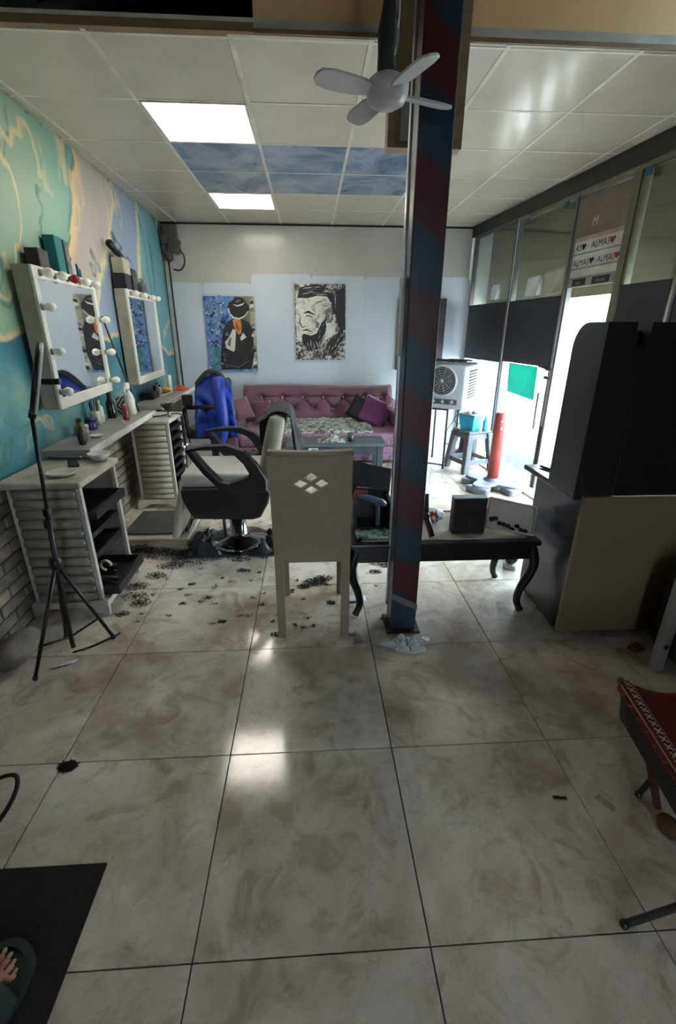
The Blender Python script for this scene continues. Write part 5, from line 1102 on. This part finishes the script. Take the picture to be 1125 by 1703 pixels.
# ================================================================ folding stool with woven fabric
def kilim():
    t = NT('woven_red'); v = t.coord('Object'); w_ = t.add('ShaderNodeTexWave', wave_type='BANDS'); w_.inputs['Scale'].default_value = 26; w_.inputs['Distortion'].default_value = 1.5; t.l(v, w_.inputs[0])
    t.l(t.mix(t.ramp(w_.outputs[0], [(.6, (0, 0, 0, 1)), (.75, (1, 1, 1, 1))]), '#6b1c1c', '#571517'), t.b.inputs['Base Color']); t.b.inputs['Roughness'].default_value = .8; return t.m
fs_ = thing('folding_stool', 'folding stool with red woven seat and metal tube legs', 'folding stool', (1.2, .9, 0)); tm_ = mat('dull_tube', '#4c4f49', .4, .6)
rA, rB = Vector((1.01, 1.125, .38)), Vector((.93, .70, .385)); dv = (rB-rA).normalized(); sx_ = Vector((1, .06, 0)).normalized()
MB().tube([rA-dv*.03, rB+dv*.2], .013, 12).build('top_rail', tm_, fs_); MB().tube([rA-dv*.03+sx_*.42, rB+dv*.2+sx_*.42], .013, 12).build('top_rail', tm_, fs_)
kl = kilim(); b = MB()
L_ = (rB-rA).length+.16
def seatf(u, v):
    p = rA+dv*(L_*v)+sx_*(.42*u); return p+Vector((0, 0, .018-.07*math.sin(math.pi*u)))
b.grid(seatf, 24, 24); fab = b.build('woven_seat', kl, fs_, solid=.006)
b = MB(); ring = []
def roll(u, v):
    a = 2*math.pi*u; return rA+dv*(L_*v)+Vector((.0225*math.cos(a), 0, .0225*math.sin(a)))
b.grid(roll, 16, 20); b.build('seat_hem', kl, fs_, solid=.003)
b = MB(); b.grid(lambda u, v: rA+dv*(L_*v)+Vector((-.004+.02*u, 0, -.02-.11*u)), 4, 12); b.build('hanging_flap', mat('flap_dark', '#2d2622', .8), fs_, solid=.004)
b = MB(); wv = mat('woven_white', '#b9b0a0', .8)
for k in range(20):
    c = rA+dv*(.02+k*.027)+Vector((.0, 0, .028))
    for s in (-1, 1): b.tube([c+dv*(-.009)+Vector((.010*s-.004, 0, -.003*s)), c+dv*.009+Vector((-.010*s-.004, 0, .003*s))], .0022, 5)
for o in (-.019, .017): b.tube([rA+dv*.01+Vector((o, 0, .0205-.004)), rA+dv*(L_-.01)+Vector((o, 0, .0205-.004))], .0018, 5)
b.build('white_stitching', wv, fs_)
b = MB(); ws = mat('woven_tan', '#8a6a34', .8)
for k in range(10): c = rA+dv*(.03+k*.05)+Vector((-.0225, 0, -.002)); b.tube([c, c+dv*.018+Vector((-.001, 0, .012))], .002, 5)
b.build('tan_stitching', ws, fs_)
for p0, p1 in ((rA+Vector((0, 0, -.0)), Vector((1.30, 1.13, .012))), (rA+sx_*.42, Vector((1.08, 1.02, .012))), (rB+dv*.1+sx_*.42, Vector((.80, .672, .012))), (rB+dv*.1, Vector((1.22, .62, .012)))):
    lg = MB().tube([p0, p1], .0095, 10).build('leg', tm_, fs_); MB().ball(p1, .0125, 8).build('rubber_foot', blk, lg)
MB().tube([(1.02, 1.10, .36), (1.055, 1.0, .20), (1.075, .94, .06)], [.016, .013, .011], 8).build('strap', mat('strap_red', '#4f1a1a', .8), fs_)
# small strap buckle end by the leg
tag(MB().ball((1.09, .90, .03), (.03, .04, .03), 10).build('brown_bottle_cap', mat('brown_rag', '#5a3a26', .7)), 'brown crumpled rag at the folding stool foot', 'rag')
# ================================================================ mat, person's foot
tag(MB().b2((-1.30, -.2, 0), (-.62, .905, .009), bev=.003).build('door_mat', mat('mat_brown', '#211c18', .95, c2='#1a1613', scale=30, bump=.5, bscale=300)), 'dark brown floor mat at the bottom left', 'mat')
# ---- foot in a sandal, leg going up out of view
pr = thing('person', 'person with bare toes in a dark green slide sandal on the mat', 'person', (-.73, .56, .009))
FM = Tz((-.782, .505, .009), math.radians(-8)) @ Matrix.Diagonal((1.1, 1.1, 1.0, 1))      # local y points to the toes
skinm = mat('skin', '#c08e78', .5, c2='#ad7a66', scale=8); nail = mat('toenail', '#c79f8c', .3)
def bodymesh(chain, name, m, sub=2):
    verts, edges, rad = chain
    me = bpy.data.meshes.new(name); me.from_pydata([FM @ Vector(v) for v in verts], edges, []); o = bpy.data.objects.new(name, me); COL.objects.link(o)
    for v in me.vertices: v.co -= OFF[pr.name]
    o.parent = pr; s = o.modifiers.new('skin', 'SKIN'); s.use_smooth_shade = True
    for k, r in enumerate(rad): me.skin_vertices[0].data[k].radius = r if isinstance(r, tuple) else (r, r)
    me.skin_vertices[0].data[0].use_root = True
    q = o.modifiers.new('sub', 'SUBSURF'); q.levels = q.render_levels = sub; me.materials.append(m); return o
zs = .030
V = [(0, -.05, zs+.05), (0, -.09, zs+.03), (0, .02, zs+.045), (0, .105, zs+.026), (0, -.055, zs+.13), (0, -.06, zs+.25), (.0, -.06, zs+.40)]
Eg = [(0, 1), (0, 2), (2, 3), (0, 4), (4, 5), (5, 6)]; Rd = [(.034, .034), (.03, .03), (.032, .028), (.04, .02), (.035, .035), (.042, .042), (.05, .05)]
toes = [(-.030, .158, .013), (-.009, .162, .0098), (.0085, .156, .0092), (.0245, .146, .0088), (.039, .132, .0084)]
for k, (tx, ty, r) in enumerate(toes):
    i = len(V); V += [(tx*.85, .118, zs+.02), (tx, ty-.016, zs+.02), (tx, ty-.002, zs+.011)]; Eg += [(3, i), (i, i+1), (i+1, i+2)]; Rd += [r*1.05, r, r*.95]
bodymesh((V, Eg, Rd), 'body', skinm)
for tx, ty, r in toes: MB(FM).ball((tx, ty+.001, zs+.011+r*.74), (r*.6, r*.75, r*.25), 8).build('toenail', nail, pr)
grn = mat('sandal_green', '#2c3a36', .6, c2='#25322e'); 
sole = [(-.048, -.125), (-.03, -.15), (.03, -.15), (.048, -.125), (.05, -.03), (.062, .06), (.066, .12), (.055, .165), (.02, .19), (-.02, .195), (-.05, .17), (-.062, .12), (-.058, .05), (-.05, -.03)]
sole = [tuple(q)[:2] for q in spline([(x, y, 0) for x, y in sole], 4, True)]
b = MB(FM); b.prism(sole, .024); sd_ = b.build('sandal', grn, pr, bevel=.006)
inn = [(x*.86, (y-.02)*.90+.02) for x, y in sole]; b = MB(FM); b.prism(sole, .008, Matrix.Translation((0, 0, .022)), hole=inn); b.build('rim', grn, sd_)
b = MB(FM)
def strap(u, v):
    a = math.pi*u; w_ = .066; return Vector((w_*math.cos(a)*1.02, -.01+.105*v+.012*math.sin(a), .02+.095*math.sin(a)*(1-.42*v)))
b.grid(strap, 18, 8); b.build('strap', grn, sd_, solid=.006)
b = MB(FM); b.lathe([(.046, .20), (.055, .21), (.06, .43), (.062, .44), (.052, .44), (.05, .21)], (0, -.058, 0), 20); b.build('trouser_leg', mat('trouser', '#1e1f22', .8), pr)
# ---- loop of cable at the left edge
tag(MB().tube(spline([(-1.10, .93, .01), (-1.02, 1.01, .012), (-.985, 1.09, .05), (-1.0, 1.15, .075), (-1.07, 1.17, .05), (-1.16, 1.15, .012), (-1.25, 1.08, .01)], 8), .007, 8).build('cable_loop', blk), 'loop of dark cable on the floor at the left edge', 'cable')
# ---- hair clippings and scraps
hairm = mat('dark_hair', '#15120f', .8)
def tuft(b, x, y, r, n):
    for _ in range(n*3):
        a = random.uniform(0, 6.28); d = r*random.random()**.7; px, py = x+d*math.cos(a)*1.5, y+d*math.sin(a); l = random.uniform(.004, .016); a2 = random.uniform(0, 6.28)
        q = Vector((math.cos(a2), math.sin(a2), 0)); s = Vector((-q.y, q.x, 0))*random.uniform(.0008, .0025); h = random.uniform(.001, .008); p = Vector((px, py, .0012))
        m_ = p+q*l*.5+s*2+Vector((0, 0, h)); e = p+q*l+s*random.uniform(-3, 3)+Vector((0, 0, .001))
        b.raw([p-s, p+s, m_+s, e, m_-s], [(0, 1, 2, 4), (4, 2, 3)])
b = MB()
for x, y, r, n in ((.01, 2.49, .05, 150), (-.06, 2.44, .03, 70), (.06, 2.53, .04, 80), (-.16, 2.39, .03, 60), (.10, 2.25, .02, 40), (.44, 2.73, .05, 90), (.36, 2.8, .05, 70), (.5, 2.68, .04, 70), (.40, 2.60, .03, 50), (-1.08, 2.50, .05, 80), (-1.05, 2.38, .05, 70), (-.99, 2.3, .04, 60), (-1.0, 2.62, .05, 70), (-.95, 2.75, .06, 90), (-.85, 2.80, .08, 120), (-1.15, 2.95, .1, 260), (-1.0, 2.92, .1, 240), (-1.25, 3.0, .08, 160), (-.9, 2.9, .08, 160), (-.7, 2.86, .06, 110), (-.5, 2.84, .06, 90), (-.35, 2.88, .06, 90), (-.45, 2.66, .03, 40), (-.495, 2.10, .015, 24), (-1.06, 2.2, .03, 40), (-.75, 2.5, .02, 20), (-.62, 2.35, .02, 16), (-.3, 2.25, .015, 12), (.2, 1.95, .02, 20), (-.2, 1.97, .02, 20)):
    tuft(b, x, y, r, n)
for _ in range(80): tuft(b, random.uniform(-1.1, .4), random.uniform(2.0, 3.6), .012, 5)
o = b.build('hair_clippings', hairm, stuff=True); tag(o, 'dark hair clippings scattered over the tiles around the chairs', 'hair')
b = MB(); tuft(b, -.895, 1.243, .022, 150); o = b.build('hair_tuft', hairm, stuff=True); tag(o, 'single dark hair tuft on the floor at left', 'hair')
def scrap(pts, name, m, label):
    b = MB(); n = len(pts); b.grid(lambda u, v: (Vector(pts[0]).lerp(Vector(pts[1]), u)).lerp(Vector(pts[3]).lerp(Vector(pts[2]), u), v)+Vector((0, 0, .004+.010*abs(fbm(u*4, v*4)))), 8, 8)
    return tag(b.build(name, m, solid=.001), label, 'scrap')
scrap([(-1.225, 1.765, 0), (-1.13, 1.80, 0), (-1.12, 1.83, 0), (-1.22, 1.80, 0)], 'paper_scrap', paper, 'torn white paper strip beside the tripod foot')
scrap([(.19, 1.86, 0), (.24, 1.88, 0), (.235, 1.95, 0), (.2, 1.94, 0)], 'paper_scrap', mat('grey_scrap', '#8e8880', .7), 'small grey paper scrap right of the white chair')
scrap([(.20, 2.25, 0), (.30, 2.25, 0), (.30, 2.31, 0), (.20, 2.31, 0)], 'paper_scrap', paper, 'crumpled white tissue under the low table')
scrap([(.93, 1.02, 0), (.95, 1.03, 0), (.98, .985, 0), (.965, .975, 0)], 'leaf_scrap', mat('pale_leaf', '#a8a28e', .7), 'pale dry leaf on the floor near the folding stool')
scrap([(.79, 1.035, 0), (.835, 1.03, 0), (.835, 1.02, 0), (.79, 1.025, 0)], 'leaf_scrap', mat('dark_leaf', '#3a332b', .7), 'thin dark scrap on the tile joint at right')
# sneaker under the table
sh = thing('sneaker', 'dark sneaker with white sole standing under the low table', 'shoe', (1.35, 2.70, 0))
KM2 = Tz((1.35, 2.70, 0), math.radians(60)); sp_ = [(-.13, -.035), (-.10, -.045), (.05, -.045), (.12, -.03), (.14, 0), (.12, .03), (.05, .045), (-.10, .045), (-.13, .035)]
MB(KM2).prism(sp_, .028).build('sole', mat('sole_white', '#c5c5c2', .6), sh, bevel=.004)
b = MB(KM2); b.tube([(-.12, 0, .06), (-.09, 0, .07), (-.03, 0, .066), (.03, 0, .05), (.09, 0, .042), (.125, 0, .036)], [.03, .042, .042, .038, .034, .018], 14); b.build('upper', mat('shoe_black', '#1a1b1e', .6), sh)
for k in range(3): MB(KM2).tube([(.0+.025*k, -.02, .09-.012*k), (.012+.025*k, .02, .088-.012*k)], .003, 6).build('lace', paper, sh)
